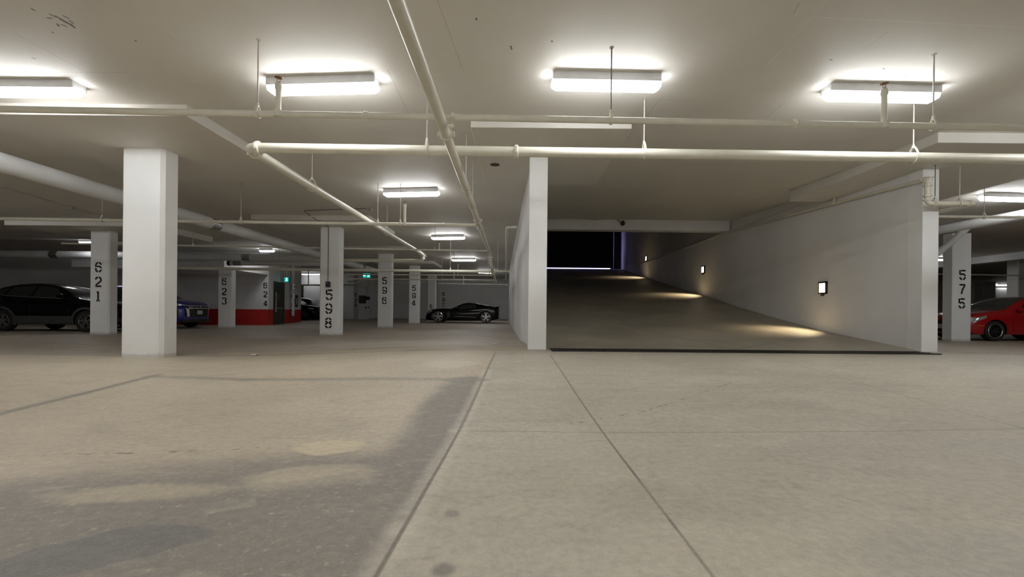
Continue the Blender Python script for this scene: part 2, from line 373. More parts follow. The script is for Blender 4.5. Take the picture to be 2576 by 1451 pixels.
# ------------------------------------------------------------------ stencilled figures
def arc(cx, cy, rx, ry, a0, a1, n=9):
    return [(cx + rx * math.cos(math.radians(a0 + (a1 - a0) * i / n)), cy + ry * math.sin(math.radians(a0 + (a1 - a0) * i / n))) for i in range(n + 1)]
DIG = {
 '0': [arc(.33, .62, .25, .30, 8, 82) , arc(.33, .62, .25, .30, 98, 172), [(.08, .56), (.08, .44)], arc(.33, .38, .25, .30, 188, 262), arc(.33, .38, .25, .30, 278, 352), [(.58, .56), (.58, .44)]],
 '1': [[(.33, .92), (.33, .10)], [(.20, .86), (.36, .90)], [(.17, .08), (.29, .08)], [(.37, .08), (.49, .08)]],
 '2': [arc(.33, .66, .25, .26, 172, 98), arc(.33, .66, .25, .26, 82, -20) + [(.40, .42), (.10, .19)], [(.06, .08), (.62, .08)]],
 '3': [arc(.33, .69, .23, .23, 165, 98), arc(.33, .69, .23, .23, 82, -60), arc(.33, .32, .25, .24, 60, -80), arc(.33, .32, .25, .24, -98, -165)],
 '4': [[(.45, .92), (.08, .36)], [(.08, .28), (.38, .28)], [(.46, .28), (.64, .28)], [(.46, .92), (.46, .06)]],
 '5': [[(.10, .95), (.10, .52)], [(.20, .91), (.62, .91)], arc(.34, .33, .25, .26, 140, 12), arc(.34, .33, .25, .25, -2, -82), arc(.34, .33, .25, .25, -98, -172)],
 '6': [arc(.33, .66, .25, .26, 15, 82), arc(.33, .66, .25, .26, 98, 180) + [(.08, .50)], [(.08, .42)] + arc(.33, .32, .25, .24, 180, 262), arc(.33, .32, .25, .24, 278, 352), arc(.33, .36, .25, .22, 8, 80) + [(.18, .58)]],
 '7': [[(.06, .92), (.62, .92)], [(.56, .85), (.34, .45), (.26, .05)]],
 '8': [arc(.33, .72, .22, .20, 8, 82), arc(.33, .72, .22, .20, 98, 172), arc(.33, .72, .22, .20, 188, 262), arc(.33, .72, .22, .20, 278, 352),
       arc(.33, .29, .25, .22, 8, 82), arc(.33, .29, .25, .22, 98, 172), arc(.33, .29, .25, .22, 188, 262), arc(.33, .29, .25, .22, 278, 352)],
}
DIG['9'] = [[(.66 - x, 1.0 - y) for x, y in st] for st in DIG['6']]
def stroke(mb, pts, hw, tf):
    n = len(pts); L = []; R = []
    for i, p in enumerate(pts):
        d = Vector((pts[min(i + 1, n - 1)][0] - pts[max(i - 1, 0)][0], pts[min(i + 1, n - 1)][1] - pts[max(i - 1, 0)][1])).normalized()
        nn = Vector((-d.y, d.x)) * hw; L.append((p[0] + nn.x, p[1] + nn.y)); R.append((p[0] - nn.x, p[1] - nn.y))
    vs = [tf(*q) for q in L] + [tf(*q) for q in R]
    mb.add(vs, [(i, i + 1, n + i + 1, n + i) for i in range(n - 1)])
def figures(text, centers, h, origin_fn, parent, hw=0.075, name='stenciled_number'):
    """centers: list of (u, v) metres on the face; origin_fn(u, v) -> 3D"""
    mb = MB()
    for ch, (cu, cv) in zip(text, centers):
        for st in DIG[ch]: stroke(mb, st, hw, lambda a, b: origin_fn(cu + (a - .33) * h, cv + (b - .5) * h))
    return mb.build(name, M['stencil'], parent, fix=False)

# ------------------------------------------------------------------ setting
def grid(name, x0, x1, y0, y1, st, zf, mat, up, skip=None, thick=0.25):
    nx = int(round((x1 - x0) / st)); ny = int(round((y1 - y0) / st)); mb = MB()
    vs = [(x0 + (x1 - x0) * i / nx, y0 + (y1 - y0) * j / ny) for j in range(ny + 1) for i in range(nx + 1)]
    fs = []
    for j in range(ny):
        for i in range(nx):
            if skip and skip(x0 + (x1 - x0) * (i + .5) / nx, y0 + (y1 - y0) * (j + .5) / ny): continue
            a = j * (nx + 1) + i; q = (a, a + 1, a + nx + 2, a + nx + 1); fs.append(q if up else q[::-1])
    mb.add([(x, y, zf(x, y)) for x, y in vs], fs)
    o = mb.build(name, mat, fix=False, smooth=False); o.data.shade_smooth()
    return struct(o)
XL, XR, YF, YB = -30.0, 46.0, -11.0, 38.0
RX0, RX1, RY0, RY1 = 0.5, 7.065, 7.75, 30.0
grid('floor', XL, XR, YF, YB, 0.5, floor_z, M['floor'], True)
grid('ceiling', XL, XR, YF, YB, 0.5, lambda x, y: SLAB, M['ceiling'], False, skip=lambda x, y: (0.25 < x < 7.25 and y > 8.0) or (x < -8 and 9 < y < 18.5))
grid('ceiling_left_bay', XL, -7.0, 8.5, 19.5, 0.25, lambda x, y: min(ceil_z(x, y), SLAB) + (.004 if ceil_z(x, y) > SLAB - .001 else 0), M['ceiling'], False)
struct(MB().box(XL - .3, XL, YF, YB, -.1, 3.6).build('wall_left', M['wall']))
struct(MB().box(XR, XR + .3, YF, YB, -.1, 3.6).build('wall_right', M['wall']))
struct(MB().box(XL, XR, YF - .3, YF, -.1, 3.6).build('wall_front', M['wall']))
struct(MB().box(XL, 0.25, YB, YB + .3, -.1, 3.6).build('wall_back', M['wall']))
struct(MB().box(7.25, XR, YB, YB + .3, -.1, 3.6).build('wall_back_right', M['wall']))
# wall carrying 628 stands in front of the back wall
w628 = struct(MB().box(-24.0, -12.3, 34.1, YB, -.1, 3.5).build('wall_hall', M['wall']))
# walls either side of the ramp (they stand the full height of the rising passage)
wl = MB().prism([(0.25, 7.80), (0.50, 7.80), (0.50, 30.6), (-0.35, 30.6), (-0.42, YB), (-0.62, YB), (-0.31, 25.5)], -.1, 7.3)
struct(wl.build('wall_ramp_left', M['wall']))
struct(MB().box(7.068, 7.33, 8.1, 30.6, -.1, 7.3).build('wall_ramp_right', M['wall']))
struct(MB().box(7.0, 7.25, 30.6, YB, -.1, 3.6).build('wall_ramp_tail', M['wall']))
# ramp
prof = [(7.62, .148), (7.8, .158), (8.87, .27), (10.4, .42), (12.0, .65), (14.1, .97), (16.1, 1.33), (20.0, 1.95), (24.2, 2.66), (30.0, 3.66), (31.5, 3.70)]
def ramp_z(y):
    for (a, za), (b, zb) in zip(prof, prof[1:]):
        if y <= b: return za + (zb - za) * max(0, y - a) / (b - a)
    return prof[-1][1]
mb = MB(); n_ = 96; ys = [7.62 + (31.5 - 7.62) * i / n_ for i in range(n_ + 1)]
vs = [(x, y, ramp_z(y)) for y in ys for x in (RX0, RX1)] + [(x, y, -0.3) for y in ys for x in (RX0, RX1)]
fs = []
for i in range(n_):
    a = 2 * i; o = 2 * (n_ + 1)
    fs += [(a, a + 1, a + 3, a + 2), (o + a, o + a + 2, o + a + 3, o + a + 1), (a, a + 2, o + a + 2, o + a), (a + 1, o + a + 1, o + a + 3, a + 3)]
fs += [(0, 2 * (n_ + 1), 2 * (n_ + 1) + 1, 1), (2 * n_, 2 * n_ + 1, 4 * n_ + 3, 4 * n_ + 2)]
mb.add(vs, fs); struct(mb.build('floor_ramp', M['ramp'], smooth=True))
# ceiling of the ramp passage, beam, end wall
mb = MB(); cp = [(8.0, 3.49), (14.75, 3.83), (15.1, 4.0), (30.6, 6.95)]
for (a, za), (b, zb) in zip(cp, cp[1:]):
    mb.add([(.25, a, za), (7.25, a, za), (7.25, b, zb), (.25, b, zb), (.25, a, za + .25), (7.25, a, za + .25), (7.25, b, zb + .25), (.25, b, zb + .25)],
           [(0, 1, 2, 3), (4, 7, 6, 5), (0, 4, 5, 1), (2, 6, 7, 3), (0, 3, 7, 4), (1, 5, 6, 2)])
mb.m = [0] * 12 + [1] * 6  # hidden stretch past the beam coloured dark to dim the passage
struct(mb.build('ceiling_ramp', [M['ceiling'], M['dim_concrete']], fix=False))
struct(MB().box(.5, 7.0, 14.75, 15.12, 3.495, 4.02).build('trim_5', M['wall']))
mb = MB().box(.25, 7.25, 30.3, 30.6, 6.27, 7.3).box(6.47, 7.25, 30.3, 30.6, 3.3, 6.4).box(6.40, 6.47, 30.3, 30.6, 3.3, 4.55)
struct(mb.build('wall_ramp_end', M['garage']))
# sectional garage door at the top of the ramp
g = MB(); 
for k in range(5): g.box(.48, 6.42, 30.0, 30.05, 3.72 + k * .506, 3.72 + (k + 1) * .506 - .012)
g.box(.48, 6.42, 30.03, 30.06, 3.72, 6.24)
gd = struct(g.build('door_1', M['garage']), 'black sectional garage door closed at the top of the ramp')
tr = MB().box(6.50, 6.56, 29.9, 29.98, 3.66, 6.2); tr.build('door_track', M['grate'], gd)

# stair block with red dado, its right side runs away from us
A = Vector((-11.95, 21.7, 0)); B = Vector((-12.8, 26.8, 0))
blk = struct(MB().prism([(XL, 21.7), (A.x, A.y), (B.x, B.y), (XL, 26.8)], -.1, ceil_z).build('wall_stair_block', M['wall_red']),
             'grey block wall with red painted dado numbered 624')
def side_t(px, py=750):
    a, b = ab(px, py); k = a / F; d = B - A
    return (k * A.y - A.x) / (d.x - k * d.y)
sdir = (B - A).normalized(); snrm = Vector((sdir.y, -sdir.x, 0)); SL = (B - A).length
def side_pt(px, py, out=0.0):
    t = side_t(px, py); p = A + (B - A) * t; a, b = ab(px, py); return Vector((p.x, p.y, CAMH + b * p.y / F)) + snrm * out
srz = math.atan2(sdir.y, sdir.x)
def face_on(Y):   # origin function for a face looking at the camera at depth Y
    return lambda u, v: (u, Y, v)
def px_centers(lst, Y):
    return [(Q(a, b, Y).x, Q(a, b, Y).z) for a, b in lst]
figures('624', px_centers([(667.5, 718), (667.5, 740), (667.5, 763)], 21.69), 0.30, face_on(21.69), blk, 0.08)
figures('628', px_centers([(895, 741.5), (895, 755), (895, 767)], 34.09), 0.30, face_on(34.09), w628, 0.085)
wb = [o for o in bpy.data.objects if o.name == 'wall_back'][0]
figures('590', px_centers([(1115.5, 740), (1115.5, 753.5), (1115, 766)], 37.99), 0.34, face_on(37.99), wb, 0.09)

# drop panels of the slab round the column heads
def panel(n, x0, x1, y0, y1, zb, zt, lab):
    struct(MB().box(x0, x1, y0, y1, zb, zt).build('trim_%d' % n, M['ceiling'], bevel=0.012), lab)
panel(1, -8.1, -4.38, 5.95, 9.0, PANEL, SLAB + .02, 'drop panel of the ceiling over the near left column')
panel(2, -.66, 1.62, 6.35, 9.2, 3.39, SLAB + .02, 'drop panel over the wall end left of the ramp')
panel(3, 6.2, 9.4, 6.62, 10.2, PANEL, SLAB + .14, 'drop panel over the right post of the ramp')
panel(4, -14.2, -10.4, 12.45, 15.4, 3.045, ceil_z(-12, 13) + .02, 'drop panel over column 621')
panel(6, -7.6, -4.2, 12.85, 15.5, PANEL, SLAB + .02, 'drop panel over column 598')
panel(7, -7.7, -4.35, 19.0, 21.8, PANEL, SLAB + .02, 'drop panel over column 596')
panel(8, -7.7, -4.5, 24.5, 27.2, PANEL, SLAB + .02, 'drop panel over column 594')
struct(MB().box(21.25, 21.7, 13.0, 26.0, 3.19, SLAB + .02).build('trim_9', M['wall']), 'white beam beyond column 575')
struct(MB().box(-18.2, -11.96, 18.40, 21.72, 2.43, 2.98).build('trim_10', M['wall']), 'dropped soffit over column 623')
# dark disc standing in for a hole in the ceiling
h = P(1245, 414, 3.388); mb = MB(); mb.lathe([(0.0, -.004), (.085, -.004), (.085, .0), (.07, .002)], 'z', 24, 0, tuple(h))
tag(mb.build('ceiling_hole_disc', M['bronze']), 'dark disc standing in for a hole in the ceiling left of the white wall end', 'hole')

# ------------------------------------------------------------------ columns
def column(num, pl, pr, pb, ybase, Y, label, depth, top=PANEL, ch=0.035, digits=None, dh=0.3, hw=0.08, mat='column', extra_top=0.0):
    l, r = Q(pl, ybase, Y), Q(pr, ybase, Y); x0, x1 = l.x, r.x; zb = l.z - .02
    zt = top
    t = empty('concrete_column', label, 'column', ((x0 + x1) / 2, Y + depth / 2, zb), 0, 'painted concrete columns')
    hx = (x1 - x0) / 2; hy = depth / 2
    pts = [(-hx + ch, -hy), (hx - ch, -hy), (hx, -hy + ch), (hx, hy - ch), (hx - ch, hy), (-hx + ch, hy), (-hx, hy - ch), (-hx, -hy + ch)]
    sh = MB().prism(pts, 0, zt - zb).build('shaft', M[mat], t)
    if num:
        cs = [(Q(a, b, Y).x - t.location.x, Q(a, b, Y).z - zb) for a, b in digits]
        figures(num, cs, dh, lambda u, v: (u, -hy - .003, v), t, hw)
    return t
column(None, 299, 406.5, 443, 899, 7.16, 'large white unnumbered column nearest the camera on the left', 0.36, ch=.05)
column('621', 223.5, 272.5, 296, 841.6, 13.2, 'white column stencilled 621 beside the black crossover car', 0.32, top=3.05, digits=[(248, 672), (247.5, 708.5), (247, 745)], dh=.315)
column('623', 547, 581, 593, 824.3, 18.45, 'white column stencilled 623 in front of the red dado', 0.32, top=2.44, digits=[(564, 708), (564, 733), (564, 757)], dh=.31)
c598 = column('598', 802.5, 853, 864, 842, 13.9, 'white column stencilled 598 with a small black box above the number', 0.34, digits=[(828, 741.5), (827, 776), (826, 812)], dh=.345, hw=.075)
column('596', 949, 984, 990.5, 824, 20.3, 'white column stencilled 596 behind column 598', 0.34, digits=[(967.5, 706), (967.5, 730), (967, 756)], dh=.335)
column('594', 1027.5, 1053.5, 1057, 813, 25.7, 'white column stencilled 594 behind the nose of the black sports car', 0.34, digits=[(1041.5, 724.5), (1041, 743.5), (1040.5, 762)], dh=.34)
column('592', 1074.5, 1095.5, 1098, 806.5, 31.5, 'farthest white column, its number half hidden by the black sports car', 0.34, digits=[(1084, 771), (1083, 785.5), (1083, 799)], dh=.30)
column('575', 2370.5, 2443.5, 2369, 858.6, 13.9, 'white column stencilled 575 beside the red car', 0.34, ch=.06, digits=[(2421, 691.5), (2420.5, 727.5), (2419, 763)], dh=.33) if False else None
t575 = column('575', 2395.5, 2443.5, 2369, 858.6, 13.9, 'white column stencilled 575 beside the red car', 0.36, ch=.03, digits=[(2421, 691.5), (2420.5, 727.5), (2419, 763)], dh=.33)
column(None, 2474, 2505, 2466, 812, 33.5, 'pale square column far behind the roof of the red car', 0.7)
column(None, 2560, 2610, 2550, 832, 20.3, 'grey column at the right frame edge beyond the red car', 0.5)
# ramp posts
zb = Q(1328, 878, 7.5).z - .03; x0 = Q(1328, 877, 7.5).x; x1 = Q(1374, 877, 7.5).x
pst = empty('ramp_post', 'white post ending the wall on the left of the ramp', 'post', ((x0 + x1) / 2, 7.65, zb))
MB().box(-(x1 - x0) / 2, (x1 - x0) / 2, -.15, .15, 0, 3.39 - zb).build('shaft', M['column'], pst, bevel=.012)
zb = Q(2320, 885, 7.8).z - .03; x0 = Q(2318, 885, 7.8).x; x1 = Q(2359, 885, 7.8).x
pst2 = empty('ramp_post', 'white post with cream pipes at the right side of the ramp', 'post', ((x0 + x1) / 2, 7.95, zb))
MB().box(-(x1 - x0) / 2, (x1 - x0) / 2, -.15, .15, 0, PANEL - zb).build('shaft', M['column'], pst2, bevel=.012)

# ------------------------------------------------------------------ trench drain
dr = empty('trench_drain', 'dark slotted trench drain across the foot of the ramp', 'drain', (3.73, 7.45, .165), .012)
mb = MB().box(-3.15, 3.15, -.24, -.215, -.05, .012).box(-3.15, 3.15, .155, .18, -.05, .012).box(-3.15, 3.15, -.24, .18, -.06, -.045)
mb.build('drain_frame', M['grate'], dr)
mb = MB()
for k in range(142):
    x = -3.14 + k * .0438; mb.add([(x, -.213, .012), (x + .016, -.213, .012), (x + .05, .153, .012), (x + .034, .153, .012), (x, -.213, -.02), (x + .016, -.213, -.02), (x + .05, .153, -.02), (x + .034, .153, -.02)],
        [(0, 1, 2, 3), (7, 6, 5, 4), (0, 4, 5, 1), (1, 5, 6, 2), (2, 6, 7, 3), (3, 7, 4, 0)])
mb.box(-3.15, 3.15, -.04, -.02, -.02, .010)
mb.build('grating', M['grate'], dr, fix=False)

# ------------------------------------------------------------------ strip lights
def strip(p0, p1, label, zc=None, lens='lens'):
    p0, p1 = Vector(p0), Vector(p1); c = (p0 + p1) / 2; L = (p1 - p0).length; ang = math.atan2(p1.y - p0.y, p1.x - p0.x)
    zt = (zc if zc else ceil_z(c.x, c.y))
    t = empty('strip_light', label, 'ceiling light', (c.x, c.y, zt), ang, 'ceiling strip lights')
    h = L / 2
    MB().box(-h + .01, h - .01, -.092, .092, -.090, -.0).build('housing', M['housing'], t, bevel=.006)
    mb = MB(); sec = [(-.074, -.088), (.074, -.088), (.074, -.094), (.050, -.158), (-.050, -.158), (-.074, -.094)]; ns = len(sec)
    ends = [(-h, .55), (-h + .05, 1), (h - .05, 1), (h, .55)]; vs = []
    for ex, sc in ends: vs += [(ex, y * (sc * .3 + .7), -.088 + (z + .088) * sc) for y, z in sec]
    fs = [tuple(range(ns))[::-1], tuple(range(3 * ns, 4 * ns))]
    for i in range(3):
        for k in range(ns): fs.append((i * ns + k, i * ns + (k + 1) % ns, (i + 1) * ns + (k + 1) % ns, (i + 1) * ns + k))
    mb.add(vs, fs).build('lens', M[lens], t)
    return t
LZ = SLAB - .105
def pl(a, b, c, d, lab): strip(P(a, b, LZ), P(c, d, LZ), lab)
pl(-77, 229, 202, 232, 'lit strip light cut by the left frame edge')
pl(678, 226, 951, 219, 'lit strip light behind the sprinkler riser left of the main pipe')
pl(1387, 211, 1660, 217, 'lit strip light crossed by a thin rod above the ramp')
pl(2075, 239, 2354, 245, 'lit strip light in the upper right behind a sprinkler riser')
pl(967, 489, 1105, 486, 'lit strip light left of the main pipe, second one back')
pl(1086, 599, 1169, 598, 'lit strip light left of the main pipe, third one back')
pl(1137, 654, 1197, 654, 'lit strip light left of the main pipe, fourth one back')
pl(1203, 685, 1242, 686, 'farthest thin strip light at the end of the main pipe')
pl(2467, 498, 2606, 502, 'lit strip light at the right frame edge behind the ramp post')
strip(P(2508, 716.5, LZ), P(2542, 716.5, LZ), 'small distant strip light over the roof of the red car', None, 'lens_dim')
pl(2330, 653, 2375, 653, 'distant strip light peeping past the right ramp post')
strip(P(760, 689.5, LZ), P(803, 689.5, LZ), 'distant strip light between the stair block and column 598', None, 'lens_dim')
pl(654, 631, 689, 631, 'distant strip light above the thick insulated pipes left of column 598')
p_ = P(202, 620, 3.13); q_ = P(238, 620.3, 3.13); strip(p_, q_, 'distant strip light peeping past column 621')
for x, y, lb in ((-14.2, 9.7, 'left'), (14.6, 9.7, 'right')): strip((x - .61, y, ceil_z(x, y)), (x + .61, y, ceil_z(x, y)), 'added strip light, out of view, in the bay beyond the %s frame edge' % lb)  # unseen fixtures added to light the side bays
for x, y in ((-5.4, 0.2), (-2.2, .2), (1.0, .2), (4.1, .2), (-5.4, -4.6), (-2.2, -4.6), (1.0, -4.6), (4.1, -4.6)):
    strip((x - .61, y, SLAB), (x + .61, y, SLAB), 'strip light in the rows behind the camera')
for x, lb in ((-8.65, 'first'), (-11.8, 'second')): strip((x - .61, 5.0, SLAB), (x + .61, 5.0, SLAB), 'added strip light out of view beyond the left frame edge, %s from it' % lb)  # front row carried on out of view, added to brighten the left bay
for x, lb in ((7.2, 'first'), (10.4, 'second'), (13.5, 'third')): strip((x - .61, 5.0, SLAB), (x + .61, 5.0, SLAB), 'added strip light out of view beyond the right frame edge, %s from it' % lb)  # same on the right, added out of view to brighten that side

# ------------------------------------------------------------------ pipes
def elbow_path(pts, r, k=5):
    pts = [Vector(p) for p in pts]; out = [pts[0]]
    for i in range(1, len(pts) - 1):
        a, b, c = pts[i - 1], pts[i], pts[i + 1]; d1 = (a - b).normalized(); d2 = (c - b).normalized()
        q1 = b + d1 * r; q2 = b + d2 * r
        for j in range(k + 1):
            t = j / k; out.append(q1 * (1 - t) ** 2 + b * 2 * t * (1 - t) + q2 * t * t)
    out.append(pts[-1]); return out
def coupling(parent, p, d, r, name='coupling'):
    """grooved coupling with two bolted ears"""
    p = Vector(p); d = Vector(d).normalized(); w_ = max(.02, r * .42)
    mb = MB().tube([p - d * w_, p - d * w_ * .6, p + d * w_ * .6, p + d * w_], [r * 1.18, r * 1.36, r * 1.36, r * 1.18], 20)
    u = d.cross(Vector((0, 0, 1)));
    if u.length < .1: u = Vector((1, 0, 0))
    u.normalize(); v = d.cross(u)
    for s in (-1, 1):
        q = p + u * s * r * 1.5
        mb.tube([q - v * r * .42, q + v * r * .42], r * .26, 8)
        mb.tube([q - v * r * .62, q - v * r * .42], r * .2, 6); mb.tube([q + v * r * .42, q + v * r * .62], r * .2, 6)
    return mb.build(name, M['pipe'], parent, smooth=True)
def hanger(parent, p, d, r, top, dark=False, rodr=.007):
    """threaded rod and a pear shaped ring round the pipe"""
    p = Vector(p); d = Vector(d); d.z = 0; d.normalize(); u = Vector((-d.y, d.x, 0))
    rr = r * 1.10 + .004; w_ = .014
    mb = MB(); n = 28; vs = []; 
    apex = r * 2.3 + .02
    for k in range(n):
        a = 2 * math.pi * k / n; cu, cv = math.cos(a) * rr, math.sin(a) * rr
        if cv > rr * .35: 
            t = (cv - rr * .35) / (rr * .65); cu = cu * (1 - .35 * t); cv = rr * .35 + (apex - rr * .35) * t * .8 
        for off in (-w_, w_):
            for e in (1.0, 1.0 + .005 / rr): vs.append(p + u * cu * e + Vector((0, 0, 1)) * cv * e + d * off)
    fs = []
    for k in range(n):
        a = 4 * k; b = 4 * ((k + 1) % n)
        fs += [(a, b, b + 2, a + 2), (a + 1, a + 3, b + 3, b + 1), (a, a + 1, b + 1, b), (a + 2, b + 2, b + 3, a + 3)]
    mb.add(vs, fs); mb.tube([p + Vector((0, 0, apex * .72)), p + Vector((0, 0, apex * .72 + .04))], .014, 8)
    h = mb.build('pipe_hanger', M['pipe'], parent, smooth=True)
    rod = MB().tube([p + Vector((0, 0, apex * .75)), Vector((p.x, p.y, top))], rodr, 8)
    rod.lathe([(.0, -.004), (.022, -.004), (.022, 0)], 'z', 12, 0, (p.x, p.y, top))
    rod.build('hanger_rod', M['darkrod'] if dark else M['rod'], h, smooth=True)
    return h
def riser(parent, p, ztop, r=.026):
    p = Vector(p)
    mb = MB().tube([p, p + Vector((0, 0, .05)), Vector((p.x, p.y, ztop - .13)), Vector((p.x, p.y, ztop - .10)), Vector((p.x, p.y, ztop - .055))], [r * 1.5, r, r, r * 1.35, r * 1.15], 16)
    mb.tube([p + Vector((-.0, 0, -.03)), p + Vector((0, 0, .035))], r * 1.75, 14)
    a = mb.build('sprinkler_riser', M['pipe'], parent, smooth=True)
    t = ztop
    mb = MB().tube([(p.x, p.y, t - .06), (p.x, p.y, t - .04)], .013, 10)
    for s in (-1, 1): mb.tube([(p.x + s * .008, p.y, t - .045), (p.x + s * .018, p.y, t - .03), (p.x + s * .006, p.y, t - .004)], .0035, 6)
    mb.lathe([(.0, -.004), (.02, -.003), (.036, .001), (.037, .004), (.0, .003)], 'z', 20, 0, (p.x, p.y, t))
    mb.build('sprinkler_head', M['brass'], a, smooth=True)
def pipe(name, pts, r, label, cat='pipe', mat='pipe', bend=None, seg=20, group=None):
    pts = [Vector(p) for p in pts]
    t = empty(name, label, cat, tuple(pts[0]), 0, group)
    loc = pts[0]
    path = elbow_path(pts, bend if bend else r * 1.6) if len(pts) > 2 else pts
    MB().tube([p - loc for p in path], r, seg).build('pipe_run', M[mat], t, smooth=True)
    t['_o'] = 0; del t['_o']
    return t, loc
class Run:
    """keeps parts in the pipe's local space"""
    def __init__(s, *a, **k): s.t, s.o = pipe(*a, **k)
    def coup(s, p, d, r): coupling(s.t, Vector(p) - s.o, d, r)
    def hang(s, p, d, r, top, **k): hanger(s.t, Vector(p) - s.o, d, r, top - s.o.z, **k)
    def rise(s, p, ztop, r=.026): riser(s.t, Vector(p) - s.o, ztop - s.o.z, r)
def lerpx(a, b, px):
    """point of segment a-b whose image column is px"""
    k = (px - CX) / F; 
    for _ in range(3):
        d = b - a; t = (k * a.y - a.x) / (d.x - k * d.y); p = a + d * t
        bb = (p.z - CAMH) * F / p.y; k = ((px - CX) * cr - bb * sr * 0 ) / F - bb * sr / F
    return p
# first thin branch line across the picture
z1 = 2.75; a = P(0, 274, z1); b = P(2576, 322, z1); d = (b - a); a2 = a - d * .35; b2 = b + d * .35
r1 = Run('sprinkler_branch_pipe', [a2, b2], .032, 'thin cream sprinkler branch across the top of the photo, in front of the strip lights')
for px in (648, 1537, 2348):
    p = lerpx(a, b, px); r1.hang(p, d, .032, SLAB, dark=(px == 1537))
for px in (700, 2224):
    p = lerpx(a, b, px); r1.rise(p, Q(px, 196 if px == 700 else 211, p.y).z)
for px in (921, 1999, 1139): p = lerpx(a, b, px); r1.coup(p, d, .032)
# main receding pipe
z3 = CAMH + 1.85; m0 = P(1071, 200, z3); m1 = P(1233, 638, z3); md = m1 - m0
mst = m0 - md * (m0.y + 3.0) / md.y
m2 = Q(1235, 668, m1.y); m3 = Q(1247, 708, 23.5)
r3 = Run('sprinkler_main_pipe', [mst, m1, m2, m3], .052, 'long cream main pipe running away from above the camera towards the black sports car', bend=.09)
tee = lerpx(m0, m1, 1122); r3.coup(tee, md, .052)
for px, py in ((1070, 198), (1165, 442), (1197, 520)):
    p = lerpx(m0, m1, 1189)
    if px != 1070 and px != 1165: r3.hang(p, md, .052, SLAB)
p = lerpx(m0, m1, 1172); r3.hang(p, md, .052, SLAB)
for q in (1202, 1209): r3.coup(lerpx(m0, m1, q), md, .05)
for zz in (-.02, -.12, -.22, -.30): r3.coup(m1 + Vector((0, 0, zz)), (0, 0, 1), .05)
r3.coup(m2 + (m3 - m2) * .06, m3 - m2, .05); r3.coup(m2 + (m3 - m2) * .35, m3 - m2, .05)
# link between branch one and the main
bp = lerpx(a, b, 1139)
lk = Run('sprinkler_link_pipe', [bp + Vector((.0, -.0, 0)), Vector((bp.x - .015, bp.y - .02, tee.z + .11)), Vector((tee.x, tee.y, tee.z + .03))], .026, 'short cream connector joining the thin branch to the main pipe', bend=.03)
lk.coup(bp + (tee - bp) * .45, tee - bp, .028)
# second, thicker cross pipe with elbow and receding leg
z2 = 2.80; a = P(624, 372, z2); b = P(2576, 400, z2); d = b - a; e = P(1064, 640, z2); R2 = .062
e2 = Vector((e.x, e.y, Q(1067, 655.5, e.y).z)); f2 = Vector((Q(862, 655, e.y + .1).x - 1.0, e.y + .15, e2.z))
r2 = Run('cream_water_pipe', [b + d * .3, a, e, e2, f2], R2, 'thick cream pipe crossing the photo, turning away at its left elbow', bend=.10)
for px in (1074, 1620, 2298): r2.hang(lerpx(a, b, px), d, R2, SLAB)
for px in (650, 1299): r2.coup(lerpx(a, b, px), d, R2)
rd = (e - a); r2.coup(a + rd.normalized() * .16, rd, R2)
def onleg(py): return P(0, py, z2)
for t_ in (.0,):
    for py in (470, 585):
        k = (py - 372) / (640 - 372); px = 624 + (1064 - 624) * k; p = P(px, py, z2); r2.hang(p, rd, R2, SLAB)
r2.coup(e + Vector((0, 0, -.05)), (0, 0, 1), R2 * .9); r2.coup(e + Vector((0, 0, -.16)), (0, 0, 1), R2 * .9)
# further thin branches to the left of the main
def branch(name, pl_, pr_, Y, r, lab, hang=(), rise=(), coups=(), ztop=SLAB):
    a = Q(*pl_, Y); b = Q(*pr_, Y); d = b - a
    R = Run(name, [a, b], r, lab)
    for px in hang: R.hang(lerpx(a, b, px), d, r, ztop)
    for px, py in rise: p = lerpx(a, b, px); R.rise(p, Q(px, py, p.y).z, r * .8)
    for px in coups: R.coup(lerpx(a, b, px), d, r)
    return R
branch('sprinkler_branch_pipe', (-350, 545), (1203, 566.5), 9.6, .034, 'thin cream branch pipe passing behind the near column and in front of column 598', hang=(257, 606, 950, 1007), rise=[(1018, 507)], coups=(1117, 1195))
branch('sprinkler_branch_pipe', (155, 612), (1225, 631), 14.3, .027, 'thin cream branch pipe just behind column 598 below the third strip light', hang=(485, 1094), rise=[(487, 609), (1105, 607)], coups=(1145,))
branch('cream_water_pipe', (300, 673), (1236, 683), 17.1, .055, 'cream pipe passing in front of columns 623 and 596', hang=(702, 1133), coups=(1231,))
branch('sprinkler_branch_pipe', (875, 690), (1240, 692.5), 20.9, .030, 'upper of the thin pipes seen right of column 596', hang=(1142,), rise=[(1152, 661)])
branch('sprinkler_branch_pipe', (875, 701.5), (1247, 705), 22.4, .032, 'middle thin pipe crossing column 594', hang=(1112,), rise=[(1142, 682)])
branch('sprinkler_branch_pipe', (1103, 713), (1283, 716), 26.6, .035, 'lowest thin pipe above the black sports car', rise=[(1166, 693)])
branch('sprinkler_branch_pipe', (1240, 682), (1299, 683), 17.1, .03, 'short pipe stub right of the main pipe end', hang=(1252,), rise=[(1263, 676)])
branch('sprinkler_branch_pipe', (875, 708.5), (1070, 710), 29.0, .045, 'distant cream pipe under the hanging exit sign')
branch('cream_water_pipe', (752, 717), (985, 716), 32.0, .05, 'distant low pipe in front of the wall numbered 628', hang=(880,))
# small drop pipe
p0 = Q(776, 701, 31); Run('sprinkler_drop_pipe', [Vector((p0.x, p0.y, SLAB)), Q(776, 717, 31), Q(805, 718, 31)], .035, 'small bent pipe above the black utility car')
# pipe along the left side of the ramp wall
a = Q(1300, 571, 12.2); b = Q(1275, 572, 12.3); c = Q(1272.5, 703, 32.0)
Run('wall_side_pipe', [a, b, c], .035, 'cream pipe coming out of the white ramp wall and running back beside it', bend=.08)
